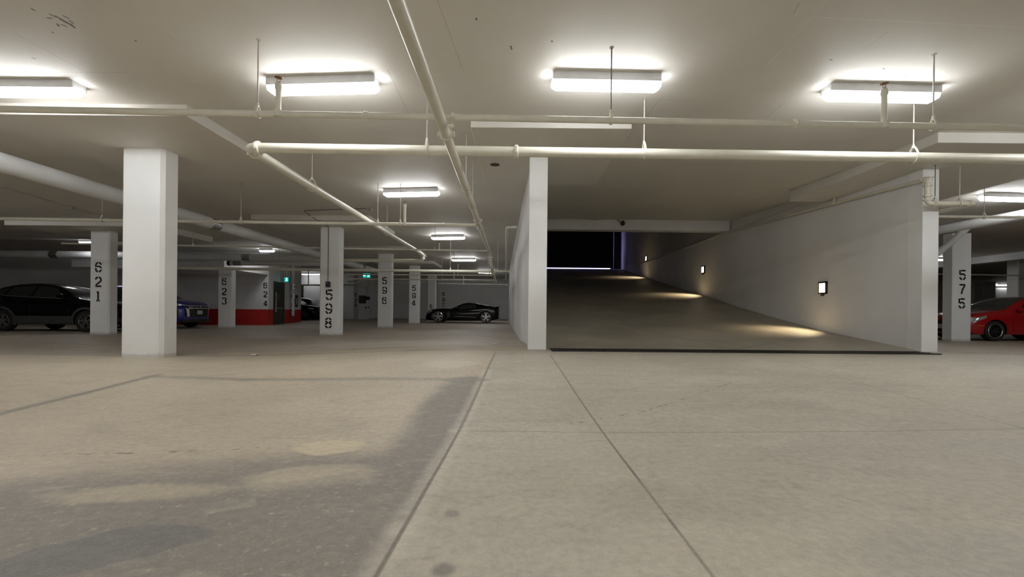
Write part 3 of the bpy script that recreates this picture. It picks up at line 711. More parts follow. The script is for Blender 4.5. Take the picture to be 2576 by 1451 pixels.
# big insulated lines
def insulated(p, q, r, lab, seams, caps=False):
    t, o = pipe('insulated_pipe', [p, q], r, lab, 'pipe', 'duct', seg=32); d = (q - p).normalized(); p, q = p - o, q - o
    L = (q - p).length
    for s in seams:
        c = p + d * s; MB().tube([c - d * .16, c - d * .155, c + d * .155, c + d * .16], [r, r + .006, r + .006, r], 32).build('foil_band', M['foil'], t, smooth=True)
    return t
dz = 2.88; p = P(-420, 286, dz); q = P(985, 693, dz)
D = (q - p); 
def sd_(px):  # distance along the duct where image column is px
    return (lerpx(p, q, px) - p).length
insulated(p, q, .143, 'long thick white insulated pipe running diagonally behind the near left column', [sd_(536), sd_(911)])
p = Q(-260, 634, 18.0); q = Q(845, 651, 18.0); insulated(p, q, .15, 'thick white insulated pipe running level behind columns 621 and 623', [(Q(140, 637, 18.0) - p).length, (Q(622, 647, 18.0) - p).length])
p = Q(580, 662, 18.1); q = Q(860, 663.5, 18.1); D4 = insulated(p, q, .091, 'white insulated pipe with a dark open end left of column 598', [.3])
MB().tube([Vector((-.10, 0, 0)), Vector((.012, 0, 0))], .098, 20).build('end_cap', M['black'], D4, smooth=True)
p = Q(640, 600, 20.2) ; 
# exposed steel band line of the duct at the right
p = P(2900, 481, 3.1); q = P(2300, 590, 3.1); D3 = insulated(p, q, .118, 'thick grey insulated pipe behind the right ramp post', [])
p = Q(2440, 566, 12.2); q = Q(2352, 642, 12.9)
MB().tube([v - D3.location for v in elbow_path([p, Q(2395, 607, 12.5), q], .2)], .085, 20).build('branch_pipe', M['duct'], D3, smooth=True)
branch('sprinkler_branch_pipe', (2340, 544), (2700, 548.5), 8.9, .027, 'thin cream branch right of the ramp post under the frame edge light', hang=(2476,), rise=[], coups=(2563,))
branch('sprinkler_branch_pipe', (2340, 689), (2640, 694), 19.4, .03, 'distant thin pipe right of column 575')
branch('sprinkler_branch_pipe', (2380, 721), (2640, 722), 27.0, .04, 'farthest thin pipe above the red car')
# pipework at the right post
s0 = Q(1786, 592, 16.0); s0.x = 6.88; s0 = Vector((6.88, 6.88 * F / ab(1786, 592)[0], 0)); s0.z = CAMH + ab(1786, 592)[1] * s0.y / F
s1 = Q(2318, 452, 7.62); s1.x = 6.88; s1.y = 7.70; s1.z = CAMH + ab(2316, 452)[1] * 7.7 / F
v0 = Q(2333, 452, 7.62); v1 = Q(2333, 512, 7.62); h1 = Q(2452, 512, 7.62); k1 = Q(2352, 541, 11.0)
s0.x += .12; s1.x += .10; s0 = s0 + (s1 - s0) * .0
ws = Run('ramp_wall_pipe', [s0, s1], .027, 'thin cream sprinkler pipe along the top of the right ramp wall')
wp = Run('ramp_post_pipe', [s1, Vector((s1.x + .03, 7.62, s1.z)), v0 + Vector((0, 0, 0)), v1, h1, Vector((h1.x, 11.5, h1.z))], .042, 'cream pipe dropping in elbows down the right ramp post', bend=.075)
wp.coup(s1 + Vector((.0, .0, 0)), (0, 1, .0), .036); wp.coup(v0 + Vector((0, 0, -.10)), (0, 0, 1), .042); wp.coup(v1 + Vector((0, 0, .13)), (0, 0, 1), .042); wp.coup(v1 + Vector((0, 0, .06)), (0, 0, 1), .042)
wp.coup(v1 + Vector((.11, 0, 0)), (1, 0, 0), .042); wp.coup(h1 - Vector((.10, 0, 0)), (1, 0, 0), .042)
wp.hang(Q(2352, 512, 7.62), (1, 0, 0), .042, PANEL, dark=True); wp.hang(Q(2414, 512, 7.62), (1, 0, 0), .042, PANEL)
sp = s0 + (s1 - s0) * ((7.0 * F / (2097 - CX)) - s0.y) / (s1.y - s0.y); ws.rise(sp, sp.z + .20)

# ------------------------------------------------------------------ conduits and small boxes
def conduit(pts, r, label, boxes=(), mat='darkrod'):
    pts = [Vector(p) for p in pts]; t = empty('conduit', label, 'conduit', tuple(pts[0])); o = pts[0]
    MB().tube([p - o for p in elbow_path(pts, .06)], r, 8).build('conduit_run', M[mat], t, smooth=True)
    for c in boxes:
        c = Vector(c) - o; MB().box(c.x - .06, c.x + .06, c.y - .05, c.y + .05, c.z - .035, c.z + .03).build('junction_box', M['steel'], t, bevel=.006)
    return t
cc = lambda a, b, dz=.02: onceil(a, b) - Vector((0, 0, dz))
def onpan(a, b): return P(a, b, PANEL - .012)
fY = 12.83
conduit([cc(930, 522), cc(764, 528), cc(780, 541), Q(797, 553.5, fY), onpan(815, 560), onpan(826, 571), Q(826.5, 585, 13.88), Q(825, 708, 13.88)], .011,
        'thin dark conduit looping over the ceiling and down column 598', [cc(930, 523, .03)])
conduit([cc(-120, 432), cc(60, 484), cc(175, 519), cc(230, 535), cc(300, 552)], .012, 'thin conduit on the ceiling above the black crossover', [cc(180, 520, .03)], 'rod')
conduit([cc(500, 597), cc(620, 622)], .012, 'thin conduit on the ceiling right of the near column', (), 'rod')
sx = empty('control_box', 'small black box fixed to column 598 at the end of the conduit', 'box', tuple(Q(825.5, 715, 13.87)))
MB().box(-.062, .062, -.05, .03, -.085, .085).build('casing', M['black'], sx, bevel=.006)
MB().box(-.03, -.005, -.056, -.05, .03, .05).build('indicator', M['steel'], sx)
# camera on the ramp beam
bc = Q(1567, 562, 14.7); cm = empty('security_camera', 'dark security camera on the beam over the ramp', 'camera', tuple(bc))
MB().lathe([(0, .05), (.07, .05), (.07, .0), (.06, -.05), (.03, -.08), (0, -.085)], 'y', 20).build('dome', M['black'], cm, smooth=True)
MB().box(-.03, .03, -.02, .05, .04, .09).build('mount', M['black'], cm)
conduit([Q(1379, 550.5, 14.72), Q(1445, 549.5, 14.72), Q(1500, 552, 14.72), Q(1548, 549.5, 14.72), Q(1562, 559, 14.72)], .010, 'dark cable along the top of the beam over the ramp')
# dark cylinder camera near stacked insulated pipes
# exit signs
def exit_sign(loc, rz, w_, h_, label, rod_top=None, arrow=True):
    t = empty('exit_sign', label, 'exit sign', tuple(loc), rz)
    MB().box(-w_ / 2, w_ / 2, 0, .05, -h_ / 2, h_ / 2).build('casing', M['black'], t)
    f = MB().box(-w_ / 2 + .006, w_ / 2 - .006, -.004, 0.0, -h_ / 2 + .006, h_ / 2 - .006).build('panel', M['green'], t)
    mb = MB(); s = h_
    if arrow:
        mb.add([(-.80 * s, -.006, 0), (-.5 * s, -.006, .28 * s), (-.5 * s, -.006, -.28 * s)], [(0, 1, 2)]); mb.box(-.55 * s, -.25 * s, -.008, -.005, -.06 * s, .06 * s)
    ox = .35 * s if arrow else 0.0
    # door frame
    mb.box(ox + .18 * s, ox + .24 * s, -.008, -.005, -.38 * s, .38 * s); mb.box(ox - .2 * s, ox + .24 * s, -.008, -.005, .32 * s, .38 * s)
    # running figure
    mb.lathe([(0, -.008), (.06 * s, -.008), (.06 * s, -.005)], 'y', 12, 0, (ox - .04 * s, 0, .2 * s))
    for (x0, z0, x1, z1, r) in ((-.04, .13, 0, -.08, .05), (0, -.08, -.16, -.2, .03), (0, -.08, .09, -.3, .03), (-.16, -.2, -.22, -.34, .03), (-.03, .1, .1, .02, .022), (-.04, .1, -.16, .02, .022)):
        mb.tube([(ox + x0 * s, -.006, z0 * s), (ox + x1 * s, -.006, z1 * s)], r * s, 6)
    mb.build('pictogram', M['exitwhite'], f)
    if rod_top: MB().tube([(0, .02, h_ / 2), (0, .02, rod_top - loc[2])], .012, 8).build('stem', M['steel'], t)
exit_sign(Q(922.5, 693, 26.0), 0, .44, .26, 'green exit sign with arrow hanging between columns 598 and 596', SLAB)
ep = side_pt(705, 703, .30); exit_sign(ep, math.radians(-8), .26, .24, 'green exit sign over the dark door of the stair block', SLAB, False)

# ------------------------------------------------------------------ door, standpipe and hose cabinet on the block
def side_local(name, label, cat, px, z=0.0, kind=None):
    t = side_t(px); p = A + (B - A) * t
    o = empty(name, label, cat, (p.x, p.y, z), srz); return o
def dist(px): return side_t(px) * SL
x0, x1 = dist(687.5), dist(714.4)
dd = bpy.data.objects.new('door_2', None); COL.objects.link(dd); struct(dd, 'dark brown steel door with a pull bar beside the red dado')
dp = A + sdir * x0; dd.location = (dp.x, dp.y, .0); dd.rotation_euler = (0, 0, srz)
W_ = x1 - x0; H_ = 2.17
# local +x runs back along the wall, local -y is outwards
MB().box(0.05, W_ - .05, -.02, .02, .01, H_ - .05).build('door_leaf', M['door'], dd)
MB().box(0, .05, -.03, .03, 0, H_).box(W_ - .05, W_, -.03, .03, 0, H_).box(0, W_, -.03, .03, H_ - .05, H_).build('door_frame', M['door'], dd)
MB().tube([(.12, -.09, .62), (.12, -.09, 1.62)], .022, 10).tube([(.12, -.02, .7), (.12, -.09, .7)], .012, 8).tube([(.12, -.02, 1.55), (.12, -.09, 1.55)], .012, 8).build('pull_handle', M['steel'], dd, smooth=True)
MB().box(.2, W_ * .78, -.06, -.03, .80, .85).build('push_bar', M['steel'], dd)
mb = MB()
for st_ in DIG['6']: stroke(mb, st_, .09, lambda a_, b_: (W_ * .35 + a_ * .3, -.024, 1.28 + b_ * .26))
mb.build('door_number', plain('faded_lettering', (0.12, 0.12, 0.11)), dd, fix=False)
p = side_pt(729, 775, 0)
s = empty('standpipe', 'silver foil wrapped standpipe fixed to the stair block', 'standpipe', (p.x, p.y, 0), srz)
zb_, zt_ = .42, 3.4
MB().tube([(0, -.16, zb_), (0, -.16, zt_)], .085, 16).build('pipe_run', M['duct'], s, smooth=True)
for zz in (.52, .72, 1.02, 1.45, 1.55, 1.95, 2.1): MB().tube([(0, -.16, zz - .05), (0, -.16, zz - .04), (0, -.16, zz + .04), (0, -.16, zz + .05)], [.087, .11, .11, .087], 16).build('foil_band', M['foil'], s, smooth=True)
MB().tube([(0, -.16, zb_), (0, -.16, zb_ - .06)], [.085, .04], 12).build('end_cap', M['foil'], s, smooth=True)
MB().tube([(0.0, -.16, 2.02), (.0, -.30, 2.02)], .03, 10).tube([(0, -.30, 2.02), (0, -.33, 2.02)], .07, 12).build('valve', M['steel'], s, smooth=True)
xa, xb = dist(736.5), dist(751.5); pc = A + sdir * (xa + .02)
hc = empty('hose_cabinet', 'white framed fire hose cabinet on the stair block', 'cabinet', (pc.x, pc.y, .80), srz)
w3 = xb - xa - .06; h3 = .88
MB().box(0, w3, -.06, 0, 0, .1).box(0, w3, -.06, 0, h3 - .08, h3).box(0, .16, -.06, 0, 0, h3).box(w3 - .14, w3, -.06, 0, 0, h3).build('frame', M['housing'], hc)
MB().box(.1, w3 - .1, -.01, -.004, .06, h3 - .06).build('cavity', M['cladding'], hc)
MB().tube([(w3 * .55, -.03, .25), (w3 * .55, -.03, .6)], .04, 10).build('extinguisher', M['plate'], hc, smooth=True)
# dark door and services further back
xq = Q(754, 750, 34.05).x; 
dk = struct(MB().box(Q(750, 750, 34.06).x, Q(763, 750, 34.06).x, 34.02, 34.1, 0, 2.6).build('door_3', M['door']), 'dark door far back beside the stair block')
MB().box(Q(760, 750, 34.06).x, Q(761, 750, 34.06).x, 33.98, 34.02, 1.0, 1.15).build('door_handle', M['steel'], dk)
pp = empty('service_pilaster', 'pale pilaster carrying a black electrical box far back', 'pilaster', (Q(912, 790, 33.6).x, 33.6, .05))
MB().box(-.32, .32, 0, .45, 0, 3.4).build('shaft', M['wall'], pp)
pn = empty('electrical_panel', 'black electrical panel on the pale pilaster far back', 'panel', tuple(Q(911.5, 753, 33.5)))
MB().box(-.24, .24, -.06, .09, -.29, .29).build('casing', M['black'], pn, bevel=.01)
MB().box(-.2, .2, -.075, -.06, -.25, .25).build('panel_door', M['cladding'], pn)
vs_ = empty('valve_station', 'grey pipe valves standing beside the black electrical panel', 'valve', tuple(Q(925, 800, 33.4)))
z0 = Q(925, 800, 33.4).z
MB().tube([(0, 0, .0), (0, 0, .35), (.05, 0, .6), (0, 0, .95), (0, 0, 1.6), (0, 0, 3.2)], [.16, .14, .19, .14, .06, .06], 16).build('pipe_run', M['duct'], vs_, smooth=True)
MB().box(-.17, .12, -.1, .1, 1.35, 1.6).build('valve_wheel', M['black'], vs_)
MB().box(-.15, .15, -.15, .0, .72, .85).build('flange', M['grate'], vs_)

pq = Q(1100, 800, 37.7); Run('vertical_drain_pipe', [Vector((pq.x, 37.7, .05)), Vector((pq.x, 37.7, SLAB))], .10, 'pale vertical pipe on the back wall beside the number 590')
# ------------------------------------------------------------------ ramp wall sconces
def sconce(px, py, label):
    a_, b_ = ab(px, py); Y = 7.06 * F / a_; z = CAMH + b_ * Y / F
    t = empty('wall_sconce', label, 'wall light', (7.068, Y, z), 0, 'ramp wall sconces')
    MB().box(-.055, 0, -.12, .12, .10, .14).box(-.055, 0, -.12, .12, -.14, -.11).box(-.05, 0, .10, .12, -.14, .14).box(-.05, 0, -.12, -.10, -.14, .14).box(-.015, 0, -.12, .12, -.14, .14).build('frame', M['bronze'], t)
    MB().box(-.045, -.02, -.099, .099, -.108, .098).build('glass', M['warm'], t)
    MB().tube([(-.04, 0, -.14), (-.04, 0, -.19)], .03, 10).build('sensor', M['bronze'], t)
    ld = bpy.data.lights.new('sconce_lamp', 'SPOT'); ld.energy = 40; ld.color = (1.0, .78, .5); ld.spot_size = math.radians(84); ld.spot_blend = 1.0; ld.shadow_soft_size = .04
    lo = bpy.data.objects.new('sconce_lamp', ld); COL.objects.link(lo); lo.parent = t; lo.location = (-.13, 0, -.15); lo.rotation_euler = (math.radians(0), math.radians(38), 0)
sconce(2072, 723.5, 'nearest of the three lit bronze sconces on the ramp wall')
sconce(1770, 678, 'middle lit sconce of the three on the ramp wall')
sconce(1627, 650, 'farthest lit sconce of the three up the ramp')

for (a_, b_, lb) in ((1250, 865.5, 'white scrap on the floor near the foot of the ramp wall'), (642, 893.5, 'white scrap on the floor right of the near column')):
    p = onfloor(a_, b_); mb = MB(); mb.add([(-.09, -.02, .004), (.02, -.035, .004), (.10, .0, .03), (.03, .03, .006), (-.07, .02, .018), (-.09, -.02, .0), (.02, -.035, .0), (.10, .0, .026), (.03, .03, .002), (-.07, .02, .014)], [(0, 1, 2, 3, 4), (9, 8, 7, 6, 5)])
    o = mb.build('paper_scrap', M['housing'], fix=False); o.location = (p.x, p.y, floor_z(p.x, p.y) + .004); tag(o, lb, 'litter')
# ------------------------------------------------------------------ cars
def interp(prof, x):
    """smooth monotone interpolation through (x, z) pairs, x ascending"""
    n = len(prof)
    if x <= prof[0][0]: return prof[0][1]
    if x >= prof[-1][0]: return prof[-1][1]
    sl = [(prof[i + 1][1] - prof[i][1]) / (prof[i + 1][0] - prof[i][0]) for i in range(n - 1)]
    def tan(i):
        if i == 0: return sl[0]
        if i == n - 1: return sl[-1]
        a, b = sl[i - 1], sl[i]; return 0 if a * b <= 0 else 2 * a * b / (a + b)
    for i in range(n - 1):
        if x <= prof[i + 1][0]:
            h = prof[i + 1][0] - prof[i][0]; t = (x - prof[i][0]) / h
            return ((2 * t ** 3 - 3 * t * t + 1) * prof[i][1] + (t ** 3 - 2 * t * t + t) * h * tan(i) + (-2 * t ** 3 + 3 * t * t) * prof[i + 1][1] + (t ** 3 - t * t) * h * tan(i + 1))
class Car:
    """x forward from the nose (nose 0, tail -L), y to the left, z up"""
    def __init__(s, name, label, cat, loc, rz, paint, L, Wd, top, belt, bot, wr, axles, rim='alloy', tumble=.22, cladding=False, rimr=None, nose_r=.55, tail_r=.45, spokes=5):
        s.L, s.W, s.top, s.belt, s.bot, s.tumble = L, Wd / 2, sorted(top), sorted(belt), sorted(bot), tumble
        s.nr, s.tr = nose_r, tail_r; s.P0 = .80
        s.t = empty(name, label, cat, loc, rz); s.paint = M[paint]
        N = 84; secs = []; M_ = 9
        xs = sorted(set([-L * (.5 - .5 * math.cos(math.pi * i / N)) for i in range(N + 1)]))
        mb = MB(); ring = []
        for x in xs:
            pts = s.section(x); ring.append(len(pts))
            full = pts + [(-y, z) for y, z in pts[::-1] if y > 1e-6]
            secs.append([(x + s.bow(x, y), y, z) for y, z in full])
        n = len(secs[0]); fs = []
        vs = [v for sc in secs for v in sc]
        for i in range(len(secs) - 1):
            for k in range(n): fs.append((i * n + k, i * n + (k + 1) % n, (i + 1) * n + (k + 1) % n, (i + 1) * n + k))
        fs += [tuple(range(n))[::-1], tuple(range((len(secs) - 1) * n, len(secs) * n))]
        mb.add(vs, fs); body = mb.build('body', [s.paint, M['black']], s.t)
        # wheel arches
        for ax in axles:
            c = MB().lathe([(0, -s.W - .3), (wr * 1.14, -s.W - .3), (wr * 1.14, -s.W + .34), (0, -s.W + .34)], 'y', 40, 0, (ax, 0, wr))
            c.lathe([(0, s.W + .3), (wr * 1.14, s.W + .3), (wr * 1.14, s.W - .34), (0, s.W - .34)], 'y', 40, 0, (ax, 0, wr))
            co = c.build('cutter', M['black']); co.matrix_world = s.t.matrix_world
            bm = bmesh.new(); bm.from_mesh(co.data); bmesh.ops.remove_doubles(bm, verts=bm.verts, dist=1e-5); bmesh.ops.recalc_face_normals(bm, faces=bm.faces); bm.to_mesh(co.data); bm.free()
            tmpp = body.parent; body.parent = None
            md_ = body.modifiers.new('b', 'BOOLEAN'); md_.operation = 'DIFFERENCE'; md_.object = co; md_.solver = 'EXACT'; md_.material_mode = 'TRANSFER'
            co.matrix_world = Matrix(); bpy.context.view_layer.update()
            me = bpy.data.meshes.new_from_object(body.evaluated_get(bpy.context.evaluated_depsgraph_get()))
            body.modifiers.clear(); body.data = me; bpy.data.objects.remove(co); body.parent = tmpp
        body.data.shade_smooth(); body.data.set_sharp_from_angle(angle=math.radians(32))
        s.body = body
        for ax in axles:
            for sd in (-1, 1): s.wheel(ax, sd * (s.W - .115), sd, wr, rim, rimr or wr * .66, spokes)
            if cladding:
                for sd in (-1, 1):
                    mb = MB(); vs = []; K = 24
                    for k in range(K + 1):
                        a = math.radians(-18 + 216 * k / K)
                        for r in (wr * 1.12, wr * 1.34):
                            X = ax + math.cos(a) * r; Z = max(.2, wr + math.sin(a) * r); yy = s.side_y(X, Z)
                            vs += [(X, sd * (yy + .012), Z), (X, sd * (yy - .03), Z)]
                    fs = []
                    for k in range(K):
                        q = 4 * k; fs += [(q, q + 2, q + 6, q + 4), (q, q + 4, q + 5, q + 1), (q + 2, q + 3, q + 7, q + 6)]
                    mb.add(vs, fs).build('arch_cladding', M['cladding'], s.t, smooth=True)
        if cladding:
            f, r_ = max(axles) - wr * 1.25, min(axles) + wr * 1.25
            for sd in (-1, 1): s.side_panel('sill_cladding', [(r_, .24), (f, .24), (f, .5), (r_, .5)], 'cladding', sd, .012)
    def plan(s, x):
        f = 1.0
        if x > -s.nr: t = 1 + x / s.nr; f = s.P0 + (1 - s.P0) * math.sqrt(max(0, 1 - t * t))
        if x < -s.L + s.tr: t = 1 - (x + s.L) / s.tr; f = min(f, s.P0 + (1 - s.P0) * math.sqrt(max(0, 1 - t * t)))
        return s.W * f
    def bow(s, x, y):
        k = (y / s.W) ** 2; f = max(0, 1 + x / .8); r = max(0, 1 - (x + s.L) / .8)
        return -.16 * k * f + .10 * k * r
    def section(s, x):
        Pw = s.plan(x); zt, zs, zb = interp(s.top, x), interp(s.belt, x), interp(s.bot, x)
        zs = min(zs, zt - .015); zb = min(zb, zs - .1); hgt = zt - zs; k = min(1, hgt / .45)
        zm = zb + (zs - zb) * .45
        pts = [(0, zb), (.7 * Pw, zb), (.93 * Pw, zb + .012), (.975 * Pw, zb + .06), (.995 * Pw, zm - .08), (Pw, zm), (.997 * Pw, zm + (zs - zm) * .4), (.985 * Pw, zm + (zs - zm) * .72), (.965 * Pw, zs - .03), (.945 * Pw, zs)]
        ze = zt - .07 * k - .006
        for i in range(1, 7):
            u = i / 6; pts.append((Pw * (.93 - s.tumble * k * u ** 1.15 - .04 * (1 - k) * u), zs + (ze - zs) * u))
        yr = pts[-1][0]
        pts += [(yr * .95, ze + (zt - ze) * .5), (yr * .86, ze + (zt - ze) * .78), (yr * .6, ze + (zt - ze) * .93), (yr * .3, zt - (zt - ze) * .02), (0, zt)]
        return pts
    def side_y(s, x, z):
        pts = s.section(x); best = pts[3][0]
        for (y0, z0), (y1, z1) in zip(pts[2:16], pts[3:17]):
            if z0 <= z <= z1: return y0 + (y1 - y0) * (z - z0) / max(1e-6, z1 - z0)
        return best if z < pts[3][1] else pts[15][0]
    def side_panel(s, name, poly, mat, sd, out=.008, nx=14, nz=6, parent=None):
        """four corner panel (x, z): bottom-rear, bottom-front, top-front, top-rear, hugging the side"""
        vs = []; (ax, az), (bx, bz), (cx, cz), (dx, dz_) = poly
        for j in range(nz + 1):
            v = j / nz
            for i in range(nx + 1):
                u = i / nx
                X = (ax + (bx - ax) * u) * (1 - v) + (dx + (cx - dx) * u) * v; Z = (az + (bz - az) * u) * (1 - v) + (dz_ + (cz - dz_) * u) * v
                y = s.side_y(X, Z) + out; vs.append((X + s.bow(X, y), sd * y, Z))
        w_ = nx + 1; fs = [(j * w_ + i, j * w_ + i + 1, (j + 1) * w_ + i + 1, (j + 1) * w_ + i) for j in range(nz) for i in range(nx)]
        return MB().add(vs, fs).build(name, M[mat], parent or s.t, smooth=True)
    def top_panel(s, name, x0, x1, w0, w1, mat, out=.008, parent=None):
        """windscreen / rear glass: runs over the top profile from x0 (half width w0) to x1 (w1)"""
        vs = []; nx, ny = 12, 12
        for i in range(nx + 1):
            x = x0 + (x1 - x0) * i / nx; wf = w0 + (w1 - w0) * i / nx; pts = s.section(x)[14:]
            ymax = s.section(x)[15][0]
            for j in range(ny + 1):
                y = (j / ny * 2 - 1) * wf * ymax; ay = abs(y); z = pts[-1][1]
                for (y0, z0), (y1, z1) in zip(pts, pts[1:]):
                    if y1 <= ay <= y0: z = z0 + (z1 - z0) * (y0 - ay) / max(1e-6, y0 - y1); break
                vs.append((x + s.bow(x, y), y, z + out))
        w_ = ny + 1; fs = [(i * w_ + j, i * w_ + j + 1, (i + 1) * w_ + j + 1, (i + 1) * w_ + j) for i in range(nx) for j in range(ny)]
        return MB().add(vs, fs).build(name, M[mat], parent or s.t, smooth=True)
    def front_x(s, y, z=0):
        t = (abs(y) / s.W - s.P0) / (1 - s.P0); x = 0
        if t > 0: t = min(t, .999); x = -s.nr * (1 - math.sqrt(1 - t * t))
        return x
    def front_panel(s, name, poly, mat, out=.012, rear=False, parent=None, nx=10, nz=3):
        """poly of four (y, z) corners on the nose (or tail) face"""
        vs = []; (a, b, c, d) = poly
        for j in range(nz + 1):
            v = j / nz
            for i in range(nx + 1):
                u = i / nx
                Y = (a[0] + (b[0] - a[0]) * u) * (1 - v) + (d[0] + (c[0] - d[0]) * u) * v; Z = (a[1] + (b[1] - a[1]) * u) * (1 - v) + (d[1] + (c[1] - d[1]) * u) * v
                X = s.front_x(Y)
                # follow the nose where the bonnet falls below Z
                while interp(s.top, X) < Z and X > -.6: X -= .02
                if rear:
                    t = (abs(Y) / s.W - s.P0) / (1 - s.P0); X = -s.L
                    if t > 0: X += s.tr * (1 - math.sqrt(1 - min(t, .999) ** 2))
                    while interp(s.top, X) < Z and X < -s.L + .6: X += .02
                    vs.append((X + s.bow(X, Y) - out, Y, Z))
                else: vs.append((X + s.bow(X, Y) + out, Y, Z))
        w_ = nx + 1; fs = [(j * w_ + i, j * w_ + i + 1, (j + 1) * w_ + i + 1, (j + 1) * w_ + i) for j in range(nz) for i in range(nx)]
        return MB().add(vs, fs).build(name, M[mat], parent or s.t, smooth=True)
    def wheel(s, ax, y, sd, wr, rim, rr, spokes):
        wh = MB().lathe([(rr, -.10), (wr * .93, -.105), (wr * .985, -.09), (wr, -.05), (wr, .05), (wr * .985, .09), (wr * .93, .105), (rr, .10), (rr, -.10)], 'y', 40).build('wheel', M['tyre'], s.t, smooth=True)
        wh.location = (ax, y, wr)
        f = sd
        mb = MB(); o = .10 * f
        mb.lathe([(rr * 1.01, o), (rr * .97, o * 1.05), (rr * .93, o * .9), (rr * .90, o * .5), (rr * .90, -o * .6)], 'y', 40)
        mb.lathe([(0, o * .95), (rr * .13, o * .95), (rr * .16, o * .7), (rr * .16, 0)], 'y', 20)
        for k in range(spokes):
            for dl in (-1, 1):
                a0 = 2 * math.pi * k / spokes + .3; a1 = a0 + dl * 1.05 / spokes; a0 += dl * .06
                p0 = Vector((math.cos(a0) * rr * .12, o * .85, math.sin(a0) * rr * .12)); p1 = Vector((math.cos(a1) * rr * .93, o * .80, math.sin(a1) * rr * .93))
                dv = (p1 - p0).normalized(); nv = Vector((-dv.z, 0, dv.x)) * rr * .046; th = Vector((0, -o * .35, 0))
                mb.add([p0 + nv, p0 - nv, p1 - nv * 1.3, p1 + nv * 1.3, p0 + nv + th, p0 - nv + th, p1 - nv * 1.3 + th, p1 + nv * 1.3 + th], [(0, 1, 2, 3), (7, 6, 5, 4), (0, 4, 5, 1), (1, 5, 6, 2), (2, 6, 7, 3), (3, 7, 4, 0)])
        mb.build('rim', M[rim], wh, smooth=False)
        MB().lathe([(0, o * .25), (rr * .9, o * .25), (rr * .9, -o * .2), (0, -o * .2)], 'y', 30).build('brake_disc', M['black'], wh)
    def mirror(s, x, z, sd):
        y = s.side_y(x, z); mb = MB().lathe([(0, -.09), (.06, -.085), (.085, -.04), (.09, .03), (.06, .08), (0, .085)], 'y', 16)
        o = mb.build('door_mirror', s.paint, s.t, smooth=True); o.location = (x, sd * (y + .10), z + .05); o.scale = (1, 1.1, .8)
    def handle(s, x, z, sd, mat=None):
        y = s.side_y(x, z); MB().box(x - .09, x + .09, sd * y - .008, sd * y + .02 * sd + .008, z - .014, z + .014).build('door_handle', mat or s.paint, s.t, bevel=.004)
    def seam(s, pts, sd, mat='black', w_=.006, name='door_seam'):
        vs = []
        for X, Z in pts:
            y = s.side_y(X, Z) + .006; vs.append((X + s.bow(X, y), sd * y, Z))
        MB().tube(vs, w_, 6).build(name, M[mat], s.t)
    def plate(s, z, rear=False, y=0, w_=.30):
        p = s.front_panel('number_plate', [(y - w_ / 2, z), (y + w_ / 2, z), (y + w_ / 2, z + .15), (y - w_ / 2, z + .15)], 'plate', .03, rear)
        return p

# black crossover, side on, left
def crossover(name, label, loc, rz, paint, sc=1.0, clad=True, cat='car', rail=False):
    sc_ = lambda l: [(x * sc, z) for x, z in l]
    c = Car(name, label, cat, loc, rz, paint, 4.40 * sc, 1.80, sc_([(0, .70), (-.03, .80), (-.12, .88), (-.35, .95), (-.9, 1.03), (-1.25, 1.09), (-1.6, 1.29), (-1.9, 1.44), (-2.25, 1.53), (-2.7, 1.565), (-3.2, 1.54), (-3.7, 1.44), (-4.05, 1.28), (-4.25, 1.08), (-4.36, .98), (-4.40, .72)]),
            sc_([(0, .62), (-.3, .84), (-1.0, .96), (-2.0, 1.04), (-3.2, 1.10), (-3.9, 1.16), (-4.25, .98), (-4.4, .62)]), sc_([(0, .30), (-.25, .22), (-1, .22), (-3.5, .22), (-4.1, .26), (-4.4, .38)]),
            .34, [-.87 * sc, -3.53 * sc], cladding=clad, spokes=5)
    for sd in (-1, 1):
        c.side_panel('side_window', sc_([(-2.62, 1.11), (-1.62, 1.075), (-1.98, 1.40), (-2.58, 1.475)]), 'glass_dark', sd)
        c.side_panel('side_window', sc_([(-3.50, 1.15), (-2.68, 1.115), (-2.64, 1.475), (-3.36, 1.43)]), 'glass_dark', sd)
        c.side_panel('side_window', sc_([(-3.92, 1.20), (-3.55, 1.155), (-3.42, 1.42), (-3.72, 1.33)]), 'glass_dark', sd)
        c.seam(sc_([(-1.45, 1.055), (-2.0, 1.075), (-2.7, 1.10), (-3.4, 1.135), (-3.9, 1.185), (-3.98, 1.215), (-3.85, 1.29), (-3.72, 1.35)]), sd, 'chrome', .008, 'window_trim')
        c.seam(sc_([(-1.42, .3), (-1.40, .7), (-1.50, 1.04)]), sd); c.seam(sc_([(-2.60, .3), (-2.64, .7), (-2.64, 1.08)]), sd); c.seam(sc_([(-3.40, .62), (-3.50, .85), (-3.56, 1.1)]), sd)
        c.handle(-2.45 * sc, .93, sd); c.handle(-3.35 * sc, .98, sd); c.mirror(-1.66 * sc, 1.09, sd)
        c.side_panel('tail_light', sc_([(-4.30, .88), (-4.02, .92), (-4.02, 1.02), (-4.28, 1.0)]), 'taillamp', sd, .012)
        c.side_panel('headlight', sc_([(-.42, .72), (-.10, .70), (-.14, .80), (-.5, .84)]), 'lamp', sd, .010)
    c.top_panel('windscreen', -1.28 * sc, -1.95 * sc, .96, .90, 'glass_dark'); c.top_panel('rear_window', -4.22 * sc, -3.85 * sc, .82, .80, 'glass_dark')
    return c
zf = floor_z(-14, 14.5)
c1 = crossover('crossover_car', 'glossy black crossover parked side on left of column 621', (-12.84, 14.3 + .90, zf), 0, 'paint_black')
c1.front_panel('grille', [(-.5, .45), (.5, .45), (.55, .75), (-.55, .75)], 'black'); c1.plate(.5)
